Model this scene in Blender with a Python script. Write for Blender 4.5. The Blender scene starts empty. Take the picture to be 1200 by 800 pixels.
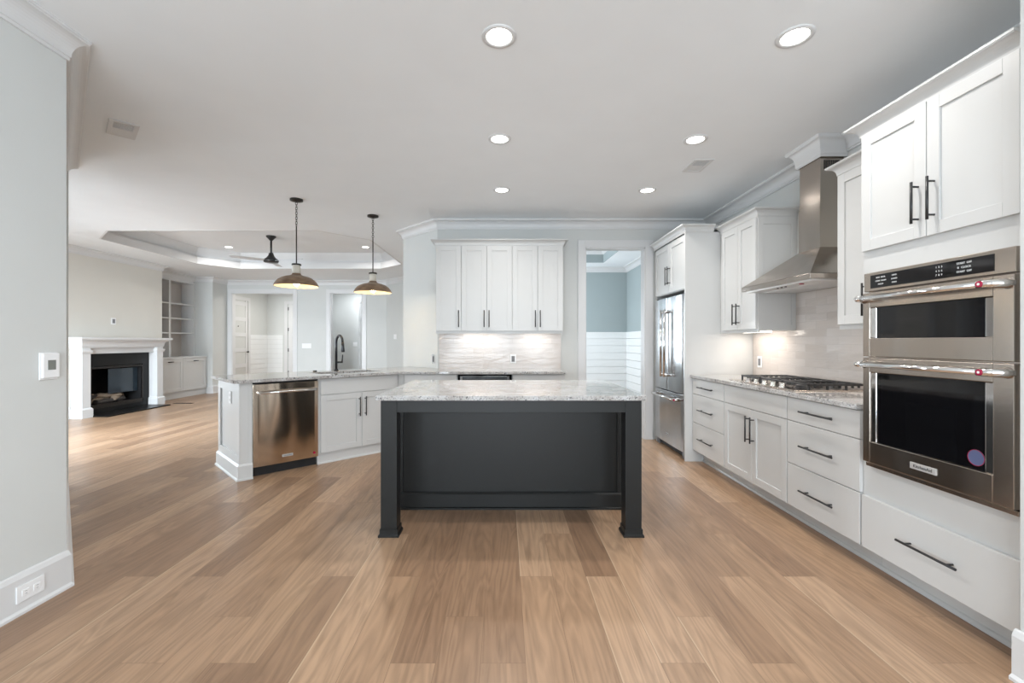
import bpy, math, random
from mathutils import Vector
from mathutils.geometry import tessellate_polygon
random.seed(7)
PI = math.pi
SC = bpy.context.scene
COL = SC.collection

# ------------------------------------------------------------------ camera, world, exposure, daylight and added fill lamps
CAMH = 1.27
cam_d = bpy.data.cameras.new('camera'); cam = bpy.data.objects.new('camera', cam_d); COL.objects.link(cam)
cam.location = (0, 0, CAMH); cam.rotation_euler = (PI/2, 0, 0)
cam_d.sensor_width = 36; cam_d.lens = 36*520/1200; cam_d.shift_x = 9/1200; cam_d.clip_start = 0.05
SC.camera = cam
SC.view_settings.view_transform = 'Standard'; SC.view_settings.look = 'None'
SC.view_settings.gamma = 1; SC.view_settings.use_curve_mapping = False
SC.view_settings.exposure = 0.65
W = bpy.data.worlds.new('sky'); SC.world = W; W.use_nodes = True
W.node_tree.nodes['Background'].inputs[0].default_value = (0.75, 0.87, 1.0, 1)
W.node_tree.nodes['Background'].inputs[1].default_value = 1.5

def area(name, loc, rot, sx, sy, watts, color=(1, 1, 1), shape='RECTANGLE', spread=180):
    l = bpy.data.lights.new(name, 'AREA'); l.shape = shape; l.size = sx; l.size_y = sy
    l.energy = watts; l.color = color; l.spread = math.radians(spread)
    o = bpy.data.objects.new(name, l); COL.objects.link(o); o.location = loc; o.rotation_euler = rot
    return o
DAY = (0.82, 0.92, 1.0)
# area lamps as daylight for unseen windows; side and living room ones are added
for x in (-1.45, -0.18, 1.09):
    area('window_daylight', (x, -3.45, 1.25), (PI/2+.15, 0, 0), 1.1, 2.0, 64, DAY)
area('window_daylight', (-2.62, -1.3, 1.2), (0, -PI/2+.15, 0), 1.6, 1.8, 44, DAY)  # added at an unseen side opening to light the right-hand cabinets
area('window_daylight', (2.25, -1.3, 1.35), (0, PI/2+.25, 0), 1.8, 1.8, 62, DAY)  # added at an unseen side opening to light the left wall and ceiling
area('window_daylight', (-7.45, 5.35, 1.35), (0, -PI/2+.25, 0), 1.4, 1.8, 60, DAY, spread=110)  # added at an unseen opening so light reaches the fireplace
for x in (-6.2, -4.8):
    area('window_daylight', (x, 3.62, 1.45), (PI/2-.30, 0, 0), 1.1, 1.6, 55, DAY, spread=95)  # added at unseen openings to light the living room
area('window_daylight', (-0.0, 8.2, 1.5), (0, -PI/2, 0), 1.2, 1.4, 45, DAY)  # fill lamp added inside the back room, no glazing behind it
area('window_daylight', (-5.9, 12.6, 2.75), (0, 0, 0), 1.2, 1.0, 26, (1, .98, .94))  # fill lamp added under the hall ceiling, no fitting modelled
area('window_daylight', (-4.2, 12.3, 2.75), (0, 0, 0), .5, .5, 12, (.9, .95, 1))  # small fill lamp added under the closet ceiling

# ------------------------------------------------------------------ materials
def newmat(name):
    m = bpy.data.materials.new(name); m.use_nodes = True
    nt = m.node_tree; b = nt.nodes['Principled BSDF']
    return m, nt, b
def N(nt, t, **kw):
    n = nt.nodes.new(t)
    for k, v in kw.items():
        if k in n.inputs.keys() if isinstance(k, str) else False: n.inputs[k].default_value = v
        else: setattr(n, k, v)
    return n
def paint(name, col, rough=.5, metal=0, bump=0, bscale=60, spec=.5, coat=0):
    m, nt, b = newmat(name)
    n = N(nt, 'ShaderNodeTexNoise'); n.inputs['Scale'].default_value = 3
    g = N(nt, 'ShaderNodeNewGeometry'); nt.links.new(g.outputs['Position'], n.inputs['Vector'])
    mx = N(nt, 'ShaderNodeMix', data_type='RGBA')
    mx.inputs[6].default_value = (*[c*.97 for c in col], 1); mx.inputs[7].default_value = (*[min(1, c*1.02) for c in col], 1)
    nt.links.new(n.outputs['Fac'], mx.inputs[0]); nt.links.new(mx.outputs[2], b.inputs['Base Color'])
    b.inputs['Roughness'].default_value = rough; b.inputs['Metallic'].default_value = metal
    b.inputs['Specular IOR Level'].default_value = spec; b.inputs['Coat Weight'].default_value = coat
    if bump:
        n2 = N(nt, 'ShaderNodeTexNoise'); n2.inputs['Scale'].default_value = bscale
        nt.links.new(g.outputs['Position'], n2.inputs['Vector'])
        bp = N(nt, 'ShaderNodeBump'); bp.inputs['Strength'].default_value = bump; bp.inputs['Distance'].default_value = .002
        nt.links.new(n2.outputs['Fac'], bp.inputs['Height']); nt.links.new(bp.outputs[0], b.inputs['Normal'])
    return m
def emit(name, col, s):
    m = bpy.data.materials.new(name); m.use_nodes = True; nt = m.node_tree
    b = nt.nodes['Principled BSDF']; b.inputs['Base Color'].default_value = (*col, 1)
    b.inputs['Emission Color'].default_value = (*col, 1); b.inputs['Emission Strength'].default_value = s
    return m
def ramp(nt, stops):
    r = N(nt, 'ShaderNodeValToRGB'); e = r.color_ramp.elements
    while len(e) < len(stops): e.new(.5)
    for i, (p, c) in enumerate(stops): e[i].position = p; e[i].color = (*c, 1)
    return r
def math_(nt, op, a, b=None):
    n = N(nt, 'ShaderNodeMath', operation=op)
    for i, v in enumerate((a, b)):
        if v is None: continue
        if isinstance(v, (int, float)): n.inputs[i].default_value = v
        else: nt.links.new(v, n.inputs[i])
    return n.outputs[0]

def mat_floor():
    m, nt, b = newmat('oak_planks')
    g = N(nt, 'ShaderNodeNewGeometry'); s = N(nt, 'ShaderNodeSeparateXYZ'); nt.links.new(g.outputs['Position'], s.inputs[0])
    c = N(nt, 'ShaderNodeCombineXYZ')
    nt.links.new(math_(nt, 'ADD', s.outputs[1], 20.35), c.inputs[0]); nt.links.new(math_(nt, 'ADD', s.outputs[0], 20.03), c.inputs[1])
    def brick(mortar):
        t = N(nt, 'ShaderNodeTexBrick', offset=.37, offset_frequency=2, squash=.8, squash_frequency=3)
        t.inputs['Scale'].default_value = 1; t.inputs['Brick Width'].default_value = 1.75; t.inputs['Row Height'].default_value = .178
        t.inputs['Mortar Size'].default_value = mortar; t.inputs['Mortar Smooth'].default_value = .1
        t.inputs['Color1'].default_value = (0, 0, 0, 1); t.inputs['Color2'].default_value = (1, 1, 1, 1); t.inputs['Mortar'].default_value = (.5, .5, .5, 1)
        nt.links.new(c.outputs[0], t.inputs['Vector']); return t
    t = brick(.0011)
    rnd = N(nt, 'ShaderNodeSeparateColor'); nt.links.new(t.outputs['Color'], rnd.inputs[0])
    rv = rnd.outputs[0]
    # grain coordinates shift from plank to plank
    off = N(nt, 'ShaderNodeCombineXYZ'); nt.links.new(math_(nt, 'MULTIPLY', rv, 41.0), off.inputs[0]); nt.links.new(math_(nt, 'MULTIPLY', rv, 17.0), off.inputs[1])
    va = N(nt, 'ShaderNodeVectorMath', operation='ADD'); nt.links.new(c.outputs[0], va.inputs[0]); nt.links.new(off.outputs[0], va.inputs[1])
    mp = N(nt, 'ShaderNodeMapping'); mp.inputs['Scale'].default_value = (1.3, 16, 1); nt.links.new(va.outputs[0], mp.inputs[0])
    n1 = N(nt, 'ShaderNodeTexNoise'); n1.inputs['Scale'].default_value = 1.6; n1.inputs['Detail'].default_value = 8; n1.inputs['Roughness'].default_value = .62; n1.inputs['Distortion'].default_value = .6
    nt.links.new(mp.outputs[0], n1.inputs['Vector'])
    mp2 = N(nt, 'ShaderNodeMapping'); mp2.inputs['Scale'].default_value = (.55, 5, 1); nt.links.new(va.outputs[0], mp2.inputs[0])
    n2 = N(nt, 'ShaderNodeTexNoise'); n2.inputs['Scale'].default_value = 1.3; n2.inputs['Detail'].default_value = 2; n2.inputs['Distortion'].default_value = 1.2
    nt.links.new(mp2.outputs[0], n2.inputs['Vector'])
    rings = math_(nt, 'FRACT', math_(nt, 'MULTIPLY', n2.outputs['Fac'], 9.0))
    rr = ramp(nt, [(0, (0, 0, 0)), (.5, (1, 1, 1)), (1, (0, 0, 0))]); nt.links.new(rings, rr.inputs[0])
    base = ramp(nt, [(0, (.305, .186, .115)), (.35, (.40, .252, .156)), (.7, (.455, .292, .183)), (1, (.51, .337, .217))])
    nt.links.new(rv, base.inputs[0])
    gr = ramp(nt, [(.25, (.66, .63, .60)), (.5, (1, 1, 1)), (.75, (1.10, 1.09, 1.07))]); nt.links.new(n1.outputs['Fac'], gr.inputs[0])
    mu = N(nt, 'ShaderNodeMix', data_type='RGBA', blend_type='MULTIPLY'); mu.inputs[0].default_value = .85
    nt.links.new(base.outputs[0], mu.inputs[6]); nt.links.new(gr.outputs[0], mu.inputs[7])
    mu2 = N(nt, 'ShaderNodeMix', data_type='RGBA', blend_type='MULTIPLY'); mu2.inputs[0].default_value = .22
    nt.links.new(mu.outputs[2], mu2.inputs[6]); nt.links.new(rr.outputs[0], mu2.inputs[7])
    # small knots
    vor = N(nt, 'ShaderNodeTexVoronoi'); vor.inputs['Scale'].default_value = 1.0
    mp3 = N(nt, 'ShaderNodeMapping'); mp3.inputs['Scale'].default_value = (1.1, 3.0, 1); nt.links.new(c.outputs[0], mp3.inputs[0]); nt.links.new(mp3.outputs[0], vor.inputs['Vector'])
    kn = ramp(nt, [(.015, (.45, .40, .36)), (.06, (1, 1, 1))]); nt.links.new(vor.outputs['Distance'], kn.inputs[0])
    mu3 = N(nt, 'ShaderNodeMix', data_type='RGBA', blend_type='MULTIPLY'); mu3.inputs[0].default_value = .8
    nt.links.new(mu2.outputs[2], mu3.inputs[6]); nt.links.new(kn.outputs[0], mu3.inputs[7])
    # pale sapwood edge on some boards
    fr = math_(nt, 'FRACT', math_(nt, 'DIVIDE', math_(nt, 'ADD', s.outputs[0], 20.03), .178)); sap = math_(nt, 'MULTIPLY', math_(nt, 'LESS_THAN', math_(nt, 'ADD', fr, math_(nt, 'MULTIPLY', n2.outputs['Fac'], -.06)), .012), math_(nt, 'GREATER_THAN', rv, .78))
    mx = N(nt, 'ShaderNodeMix', data_type='RGBA'); mx.inputs[7].default_value = (.55, .40, .27, 1)
    nt.links.new(math_(nt, 'MULTIPLY', sap, .75), mx.inputs[0]); nt.links.new(mu3.outputs[2], mx.inputs[6])
    # thin joint
    mj = N(nt, 'ShaderNodeMix', data_type='RGBA'); mj.inputs[7].default_value = (.13, .075, .045, 1)
    nt.links.new(math_(nt, 'MULTIPLY', t.outputs['Fac'], .55), mj.inputs[0]); nt.links.new(mx.outputs[2], mj.inputs[6])
    nt.links.new(mj.outputs[2], b.inputs['Base Color'])
    rg = math_(nt, 'ADD', math_(nt, 'MULTIPLY', n1.outputs['Fac'], .14), .27); nt.links.new(rg, b.inputs['Roughness'])
    bp = N(nt, 'ShaderNodeBump'); bp.inputs['Strength'].default_value = .12; bp.inputs['Distance'].default_value = .002
    nt.links.new(n1.outputs['Fac'], bp.inputs['Height']); nt.links.new(bp.outputs[0], b.inputs['Normal'])
    b.inputs['Specular IOR Level'].default_value = .45
    return m

def mat_granite():
    m, nt, b = newmat('granite')
    g = N(nt, 'ShaderNodeNewGeometry')
    n1 = N(nt, 'ShaderNodeTexNoise'); n1.inputs['Scale'].default_value = 9; n1.inputs['Detail'].default_value = 6; n1.inputs['Distortion'].default_value = .8
    n2 = N(nt, 'ShaderNodeTexNoise'); n2.inputs['Scale'].default_value = 110; n2.inputs['Detail'].default_value = 4
    n3 = N(nt, 'ShaderNodeTexNoise'); n3.inputs['Scale'].default_value = 48; n3.inputs['Detail'].default_value = 3; n3.inputs['Distortion'].default_value = .5
    for n in (n1, n2, n3): nt.links.new(g.outputs['Position'], n.inputs['Vector'])
    r1 = ramp(nt, [(.34, (.40, .375, .355)), (.5, (.49, .475, .46)), (.66, (.58, .58, .585))]); nt.links.new(n1.outputs['Fac'], r1.inputs[0])
    r2 = ramp(nt, [(.38, (.50, .50, .51)), (.47, (.95, .95, .95)), (.7, (1.1, 1.1, 1.1))]); nt.links.new(n2.outputs['Fac'], r2.inputs[0])
    r3 = ramp(nt, [(.335, (.10, .10, .11)), (.385, (1, 1, 1))]); nt.links.new(n3.outputs['Fac'], r3.inputs[0])
    a = N(nt, 'ShaderNodeMix', data_type='RGBA', blend_type='MULTIPLY'); a.inputs[0].default_value = 1
    nt.links.new(r1.outputs[0], a.inputs[6]); nt.links.new(r2.outputs[0], a.inputs[7])
    a2 = N(nt, 'ShaderNodeMix', data_type='RGBA', blend_type='MULTIPLY'); a2.inputs[0].default_value = .9
    nt.links.new(a.outputs[2], a2.inputs[6]); nt.links.new(r3.outputs[0], a2.inputs[7])
    nt.links.new(a2.outputs[2], b.inputs['Base Color']); b.inputs['Roughness'].default_value = .06
    b.inputs['Specular IOR Level'].default_value = .6
    return m

def mat_tile():
    m, nt, b = newmat('glazed_tile')
    g = N(nt, 'ShaderNodeNewGeometry'); s = N(nt, 'ShaderNodeSeparateXYZ'); nt.links.new(g.outputs['Position'], s.inputs[0])
    c = N(nt, 'ShaderNodeCombineXYZ'); nt.links.new(math_(nt, 'ADD', s.outputs[0], s.outputs[1]), c.inputs[0]); nt.links.new(math_(nt, 'SUBTRACT', s.outputs[2], .918), c.inputs[1])
    t = N(nt, 'ShaderNodeTexBrick', offset=.5)
    t.inputs['Scale'].default_value = 1; t.inputs['Brick Width'].default_value = .255; t.inputs['Row Height'].default_value = .0655
    t.inputs['Mortar Size'].default_value = .0016; t.inputs['Mortar Smooth'].default_value = .3
    t.inputs['Color1'].default_value = (.55, .495, .455, 1); t.inputs['Color2'].default_value = (.63, .58, .545, 1); t.inputs['Mortar'].default_value = (.54, .50, .47, 1)
    nt.links.new(c.outputs[0], t.inputs['Vector']); nt.links.new(t.outputs['Color'], b.inputs['Base Color'])
    b.inputs['Roughness'].default_value = .16
    mp = N(nt, 'ShaderNodeMapping'); mp.inputs['Scale'].default_value = (7, 22, 1); nt.links.new(c.outputs[0], mp.inputs[0])
    n = N(nt, 'ShaderNodeTexNoise'); n.inputs['Scale'].default_value = 1; n.inputs['Detail'].default_value = 2; nt.links.new(mp.outputs[0], n.inputs['Vector'])
    h = math_(nt, 'SUBTRACT', math_(nt, 'MULTIPLY', n.outputs['Fac'], 1.0), math_(nt, 'MULTIPLY', t.outputs['Fac'], .35))
    sc = N(nt, 'ShaderNodeSeparateColor'); nt.links.new(t.outputs['Color'], sc.inputs[0])
    h2 = math_(nt, 'ADD', h, math_(nt, 'MULTIPLY', sc.outputs[0], 1.5))
    bp = N(nt, 'ShaderNodeBump'); bp.inputs['Strength'].default_value = .5; bp.inputs['Distance'].default_value = .006
    nt.links.new(h2, bp.inputs['Height']); nt.links.new(bp.outputs[0], b.inputs['Normal'])
    return m

def mat_steel(name, col=(.44, .39, .345), rough=.24, wave=.35, vertical=True):
    m, nt, b = newmat(name)
    b.inputs['Base Color'].default_value = (*col, 1); b.inputs['Metallic'].default_value = 1; b.inputs['Roughness'].default_value = rough
    b.inputs['Anisotropic'].default_value = .5
    g = N(nt, 'ShaderNodeNewGeometry')
    mp = N(nt, 'ShaderNodeMapping'); mp.inputs['Scale'].default_value = (3.2, 3.2, .8) if vertical else (2, 2, 2)
    nt.links.new(g.outputs['Position'], mp.inputs[0])
    n = N(nt, 'ShaderNodeTexNoise'); n.inputs['Scale'].default_value = 1.1; n.inputs['Detail'].default_value = 1; nt.links.new(mp.outputs[0], n.inputs['Vector'])
    mp2 = N(nt, 'ShaderNodeMapping'); mp2.inputs['Scale'].default_value = (3, 3, 400); nt.links.new(g.outputs['Position'], mp2.inputs[0])
    n2 = N(nt, 'ShaderNodeTexNoise'); n2.inputs['Scale'].default_value = 1; nt.links.new(mp2.outputs[0], n2.inputs['Vector'])
    bp = N(nt, 'ShaderNodeBump'); bp.inputs['Strength'].default_value = wave; bp.inputs['Distance'].default_value = .05
    nt.links.new(n.outputs['Fac'], bp.inputs['Height'])
    bp2 = N(nt, 'ShaderNodeBump'); bp2.inputs['Strength'].default_value = .06; bp2.inputs['Distance'].default_value = .001
    nt.links.new(n2.outputs['Fac'], bp2.inputs['Height']); nt.links.new(bp.outputs[0], bp2.inputs['Normal'])
    nt.links.new(bp2.outputs[0], b.inputs['Normal'])
    return m

def mat_glass():
    m = bpy.data.materials.new('window_glass'); m.use_nodes = True; nt = m.node_tree; nt.nodes.clear()
    o = N(nt, 'ShaderNodeOutputMaterial'); mix = N(nt, 'ShaderNodeMixShader'); tr = N(nt, 'ShaderNodeBsdfTransparent'); gl = N(nt, 'ShaderNodeBsdfGlossy'); gl.inputs['Roughness'].default_value = .02
    fr = N(nt, 'ShaderNodeFresnel'); fr.inputs['IOR'].default_value = 1.45
    nt.links.new(fr.outputs[0], mix.inputs[0]); nt.links.new(tr.outputs[0], mix.inputs[1]); nt.links.new(gl.outputs[0], mix.inputs[2]); nt.links.new(mix.outputs[0], o.inputs[0])
    return m

def mat_bronze_wood():
    m, nt, b = newmat('brown_shade')
    g = N(nt, 'ShaderNodeNewGeometry')
    mp = N(nt, 'ShaderNodeMapping'); mp.inputs['Scale'].default_value = (12, 12, 60); nt.links.new(g.outputs['Position'], mp.inputs[0])
    n = N(nt, 'ShaderNodeTexNoise'); n.inputs['Detail'].default_value = 4; n.inputs['Scale'].default_value = 1; nt.links.new(mp.outputs[0], n.inputs['Vector'])
    r = ramp(nt, [(.3, (.13, .075, .042)), (.7, (.27, .18, .11))]); nt.links.new(n.outputs['Fac'], r.inputs[0])
    nt.links.new(r.outputs[0], b.inputs['Base Color']); b.inputs['Roughness'].default_value = .42
    return m

M = dict(
    wall=paint('wall_grey', (.62, .63, .615), .7, bump=.15, bscale=220, spec=.3),
    ceil=paint('ceiling_white', (.85, .872, .888), .8, bump=.1, bscale=180, spec=.2),
    trim=paint('trim_white', (.68, .68, .68), .38),
    cab=paint('cabinet_white', (.60, .60, .59), .36),
    cream=paint('cream_wall', (.68, .66, .61), .7, spec=.3),
    shelf=paint('shelf_taupe', (.58, .53, .49), .6),
    teal=paint('blue_grey_wall', (.36, .41, .415), .7, spec=.3),
    ship=paint('shiplap_white', (.78, .79, .785), .45),
    char=paint('charcoal_paint', (.013, .0135, .0132), .42, bump=.12, bscale=90, spec=.3),
    black=paint('black_metal', (.018, .018, .019), .35),
    bronze=paint('dark_bronze', (.035, .030, .027), .35, metal=.6),
    faucet=paint('matte_black_blue', (.015, .017, .022), .3),
    dark=paint('dark_void', (.012, .012, .013), .6),
    glassb=paint('black_glass', (.004, .004, .005), .05, spec=.5),
    slate=paint('black_slate', (.008, .008, .008), .35, spec=.25),
    fireglass=paint('smoky_fire_glass', (.03, .045, .06), .06),  # blue base colour stands for the reflection on the fire glass
    log=paint('ceramic_log', (.35, .27, .20), .8, bump=1, bscale=25),
    char_log=paint('charred_log', (.06, .05, .045), .9, bump=1, bscale=25),
    plate=paint('white_plastic', (.84, .84, .84), .35),
    slot=paint('outlet_grey', (.20, .20, .21), .5),
    screen=paint('grey_screen', (.20, .21, .19), .2),
    chrome=paint('polished_steel', (.80, .79, .78), .1, metal=1),
    red=paint('red_medallion', (.35, .01, .05), .25),
    blue=paint('blue_sticker', (.09, .11, .22), .5),
    mark=paint('white_marks', (.75, .75, .75), .5),
    badge=paint('badge_silver', (.55, .54, .53), .4, metal=.3),
    label=paint('black_lettering', (.03, .03, .03), .5),
    collar=paint('pale_collar', (.62, .58, .50), .5),
    blade=paint('grey_fan_blade', (.60, .61, .62), .5),
    alum=paint('filter_aluminium', (.74, .72, .70), .35, metal=.6),
    steel=mat_steel('brushed_steel'), steelf=mat_steel('brushed_steel_cool', (.40, .405, .41), .2, .35),
    steelw=mat_steel('brushed_steel_warm', (.66, .56, .46), .17, 1.0),
    floor=mat_floor(), granite=mat_granite(), tile=mat_tile(), glass=mat_glass(), shade=mat_bronze_wood(),
    shadein=paint('shade_inner_cream', (.60, .50, .36), .5),
    bulb=emit('bulb_glow', (1, .80, .52), 30), can=emit('downlight_lens', (1, .97, .92), 7), led=emit('led_strip', (1, .93, .84), 6),
    seam=paint('seam_grey', (.30, .30, .30), .6),
)

# ------------------------------------------------------------------ mesh helpers
class MB:
    def __init__(s): s.v = []; s.f = []; s.sm = []
    def add(s, vs, fs, smooth=False):
        k = len(s.v); s.v += [tuple(p) for p in vs]
        for f in fs: s.f.append([k+i for i in f]); s.sm.append(smooth)
        return s
    def box(s, x0, x1, y0, y1, z0, z1):
        v = [(x, y, z) for z in (z0, z1) for y in (y0, y1) for x in (x0, x1)]
        return s.add(v, [(0, 2, 3, 1), (4, 5, 7, 6), (0, 1, 5, 4), (2, 6, 7, 3), (0, 4, 6, 2), (1, 3, 7, 5)])
    def prism(s, poly, z0, z1):
        n = len(poly); v = [(x, y, z0) for x, y in poly] + [(x, y, z1) for x, y in poly]
        a = sum(poly[i][0]*poly[(i+1) % n][1]-poly[(i+1) % n][0]*poly[i][1] for i in range(n))
        f = [tuple(reversed(range(n))), tuple(range(n, 2*n))]+[(i, (i+1) % n, n+(i+1) % n, n+i) for i in range(n)]
        if a < 0: f = [tuple(reversed(q)) for q in f]
        return s.add(v, f)
    def prism_h(s, poly, z0, z1, holes):
        loops = [poly]+holes
        tri = tessellate_polygon([[Vector((x, y, 0)) for x, y in l] for l in loops])
        pts = [p for l in loops for p in l]; n = len(pts)
        v = [(x, y, z0) for x, y in pts]+[(x, y, z1) for x, y in pts]; f = []
        for t in tri:
            a, b, c = t
            ar = (pts[b][0]-pts[a][0])*(pts[c][1]-pts[a][1])-(pts[c][0]-pts[a][0])*(pts[b][1]-pts[a][1])
            if ar < 0: a, c = c, a
            f.append((c, b, a)); f.append((a+n, b+n, c+n))
        k = 0
        for li, l in enumerate(loops):
            m = len(l)
            ar = sum(l[i][0]*l[(i+1) % m][1]-l[(i+1) % m][0]*l[i][1] for i in range(m))
            ccw = ar > 0
            for i in range(m):
                a, b = k+i, k+(i+1) % m
                q = (a, b, b+n, a+n)
                if ccw != (li == 0): q = tuple(reversed(q))
                f.append(q)
            k += m
        return s.add(v, f)
    def lathe(s, prof, cx=0, cy=0, seg=32, smooth=True, close=False):
        v = []; f = []
        for r, z in prof:
            for i in range(seg): a = 2*PI*i/seg; v.append((cx+r*math.cos(a), cy+r*math.sin(a), z))
        n = len(prof)
        for j in range(n-1):
            for i in range(seg):
                i2 = (i+1) % seg; f.append((j*seg+i, j*seg+i2, (j+1)*seg+i2, (j+1)*seg+i))
        s.add(v, f, smooth)
        if close:
            s.f.append([len(s.v)-len(v)+i for i in reversed(range(seg))]); s.sm.append(False)
            s.f.append([len(s.v)-seg+i for i in range(seg)]); s.sm.append(False)
        return s
    def tube(s, pts, r, seg=12, smooth=True, cap=True):
        pts = [Vector(p) for p in pts]; rings = []; up = None
        rr = r if isinstance(r, (list, tuple)) else [r]*len(pts)
        for i, p in enumerate(pts):
            d = (pts[min(i+1, len(pts)-1)]-pts[max(i-1, 0)]).normalized()
            if up is None: up = Vector((0, 0, 1)) if abs(d.z) < .9 else Vector((1, 0, 0))
            a = d.cross(up).normalized(); up = a.cross(d).normalized()
            rings.append([p+(a*math.cos(2*PI*k/seg)+up*math.sin(2*PI*k/seg))*rr[i] for k in range(seg)])
        v = [q for ring in rings for q in ring]; f = []
        for j in range(len(pts)-1):
            for k in range(seg):
                k2 = (k+1) % seg; f.append((j*seg+k, (j+1)*seg+k, (j+1)*seg+k2, j*seg+k2))
        b = len(s.v); s.add(v, f, smooth)
        if cap:
            s.f.append([b+k for k in range(seg)]); s.sm.append(False)
            s.f.append([b+(len(pts)-1)*seg+k for k in reversed(range(seg))]); s.sm.append(False)
        return s
    def torus(s, c, R, r, ax='z', seg=16, rs=8, sy=1.0):
        v = []; f = []
        for i in range(seg):
            a = 2*PI*i/seg
            for k in range(rs):
                b = 2*PI*k/rs; x = (R+r*math.cos(b))*math.cos(a); y = (R+r*math.cos(b))*math.sin(a)*sy; z = r*math.sin(b)
                if ax == 'x': x, y, z = z, x, y
                elif ax == 'y': x, y, z = x, z, y
                v.append((c[0]+x, c[1]+y, c[2]+z))
        for i in range(seg):
            for k in range(rs):
                f.append((i*rs+k, ((i+1) % seg)*rs+k, ((i+1) % seg)*rs+(k+1) % rs, i*rs+(k+1) % rs))
        return s.add(v, f, True)
    def sweep(s, path, prof, closed=False, side=1):
        """prof: closed loop of (out, z); out goes to the left of the path (side=1) or the right (-1)."""
        n = len(path); P = [Vector(p) for p in path]; rings = []
        for i in range(n):
            dn = (P[(i+1) % n]-P[i]).normalized() if (closed or i < n-1) else None
            dp = (P[i]-P[i-1]).normalized() if (closed or i > 0) else None
            if dn is None: dn = dp
            if dp is None: dp = dn
            n1 = Vector((-dp.y, dp.x))*side; n2 = Vector((-dn.y, dn.x))*side
            mv = (n1+n2); mv = mv/max(1e-6, (1+n1.dot(n2)))
            rings.append([(P[i].x+mv.x*o, P[i].y+mv.y*o, z) for o, z in prof])
        m = len(prof); v = [q for r in rings for q in r]; f = []
        for i in range(n if closed else n-1):
            j = (i+1) % n
            for k in range(m):
                k2 = (k+1) % m; q = (i*m+k, j*m+k, j*m+k2, i*m+k2)
                f.append(q)
        if not closed: f.append(tuple(reversed(range(m)))); f.append(tuple((n-1)*m+k for k in range(m)))
        return s.add(v, f)
    def build(s, name, mat, parent=None, bevel=0, seg=2, loc=None, rotz=0, fix=True):
        me = bpy.data.meshes.new(name); me.from_pydata(s.v, [], s.f)
        me.polygons.foreach_set('use_smooth', s.sm); me.update()
        if fix:
            import bmesh
            bm = bmesh.new(); bm.from_mesh(me); bmesh.ops.recalc_face_normals(bm, faces=bm.faces); bm.to_mesh(me); bm.free()
        me.materials.append(M[mat] if isinstance(mat, str) else mat)
        o = bpy.data.objects.new(name, me); COL.objects.link(o)
        if parent: o.parent = parent
        if loc: o.location = loc
        o.rotation_euler.z = rotz
        if bevel:
            b = o.modifiers.new('edge', 'BEVEL'); b.width = bevel; b.segments = seg; b.limit_method = 'ANGLE'; b.angle_limit = math.radians(50)
        return o
def tag(o, label, cat, group=None):
    o['label'] = label; o['category'] = cat
    if group: o['group'] = group
    return o
def thing(name, label, cat, loc=(0, 0, 0), rotz=0, group=None):
    o = bpy.data.objects.new(name, None); COL.objects.link(o); o.location = loc; o.rotation_euler.z = rotz; o.empty_display_size = .1
    return tag(o, label, cat, group)
def struct(o): o['kind'] = 'structure'; return o
def text(name, s, size, mat, parent, loc, rot, align='CENTER'):
    c = bpy.data.curves.new(name, 'FONT'); c.body = s; c.size = size; c.extrude = .0004; c.align_x = align; c.align_y = 'CENTER'
    tmp = bpy.data.objects.new(name, c); me = bpy.data.meshes.new_from_object(tmp); bpy.data.objects.remove(tmp); me.materials.clear(); me.materials.append(M[mat])
    o = bpy.data.objects.new(name, me); COL.objects.link(o); o.parent = parent; o.location = loc; o.rotation_euler = rot
    return o
def copy_tree(o, parent=None):
    c = o.copy(); COL.objects.link(c)
    if parent: c.parent = parent
    for ch in list(o.children): copy_tree(ch, c)
    return c

def crown_prof(z0, z1, p, back=.0):
    h = z1-z0; pts = [(-back, z0), (p*.12, z0), (p*.14, z0+h*.12), (p*.2, z0+h*.14)]
    for i in range(0, 9):
        t = i/8*PI/2; pts.append((p*.2+(p*.72)*(1-math.cos(t)), z0+h*.16+h*.66*math.sin(t)))
    pts += [(p*.94, z0+h*.86), (p, z0+h*.88), (p, z1), (-back, z1)]
    return pts

# ================================================================== STRUCTURE
ZC = 2.845
XR, YB, XL = 2.64, 5.77, -2.27
def cut_wall(mb, a0, a1, z0, z1, holes, put):
    """fill the wall a0..a1 x z0..z1 around rectangular holes (h0,h1,hz0,hz1)"""
    cur = a0
    for h0, h1, hz0, hz1 in sorted(holes):
        if h0 > cur: put(cur, h0, z0, z1)
        if hz0 > z0: put(h0, h1, z0, hz0)
        if hz1 < z1: put(h0, h1, hz1, z1)
        cur = h1
    if cur < a1: put(cur, a1, z0, z1)

mb = MB(); mb.box(-9, 4, -4, 15, -.1, 0); struct(mb.build('floor', 'floor'))

octo = [(-5.64, 6.30), (-2.66, 6.30), (-2.08, 6.88), (-2.08, 9.03), (-2.66, 9.58), (-5.70, 9.58), (-6.20, 8.95), (-6.20, 6.80)]
rect = [(0.3, 6.6), (1.98, 6.6), (1.98, 8.86), (.3, 8.86)]
mb = MB(); mb.prism_h([(-9, -4), (4, -4), (4, 15), (-9, 15)], ZC, ZC+.03, [octo, rect]); struct(mb.build('ceiling', 'ceil'))
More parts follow.
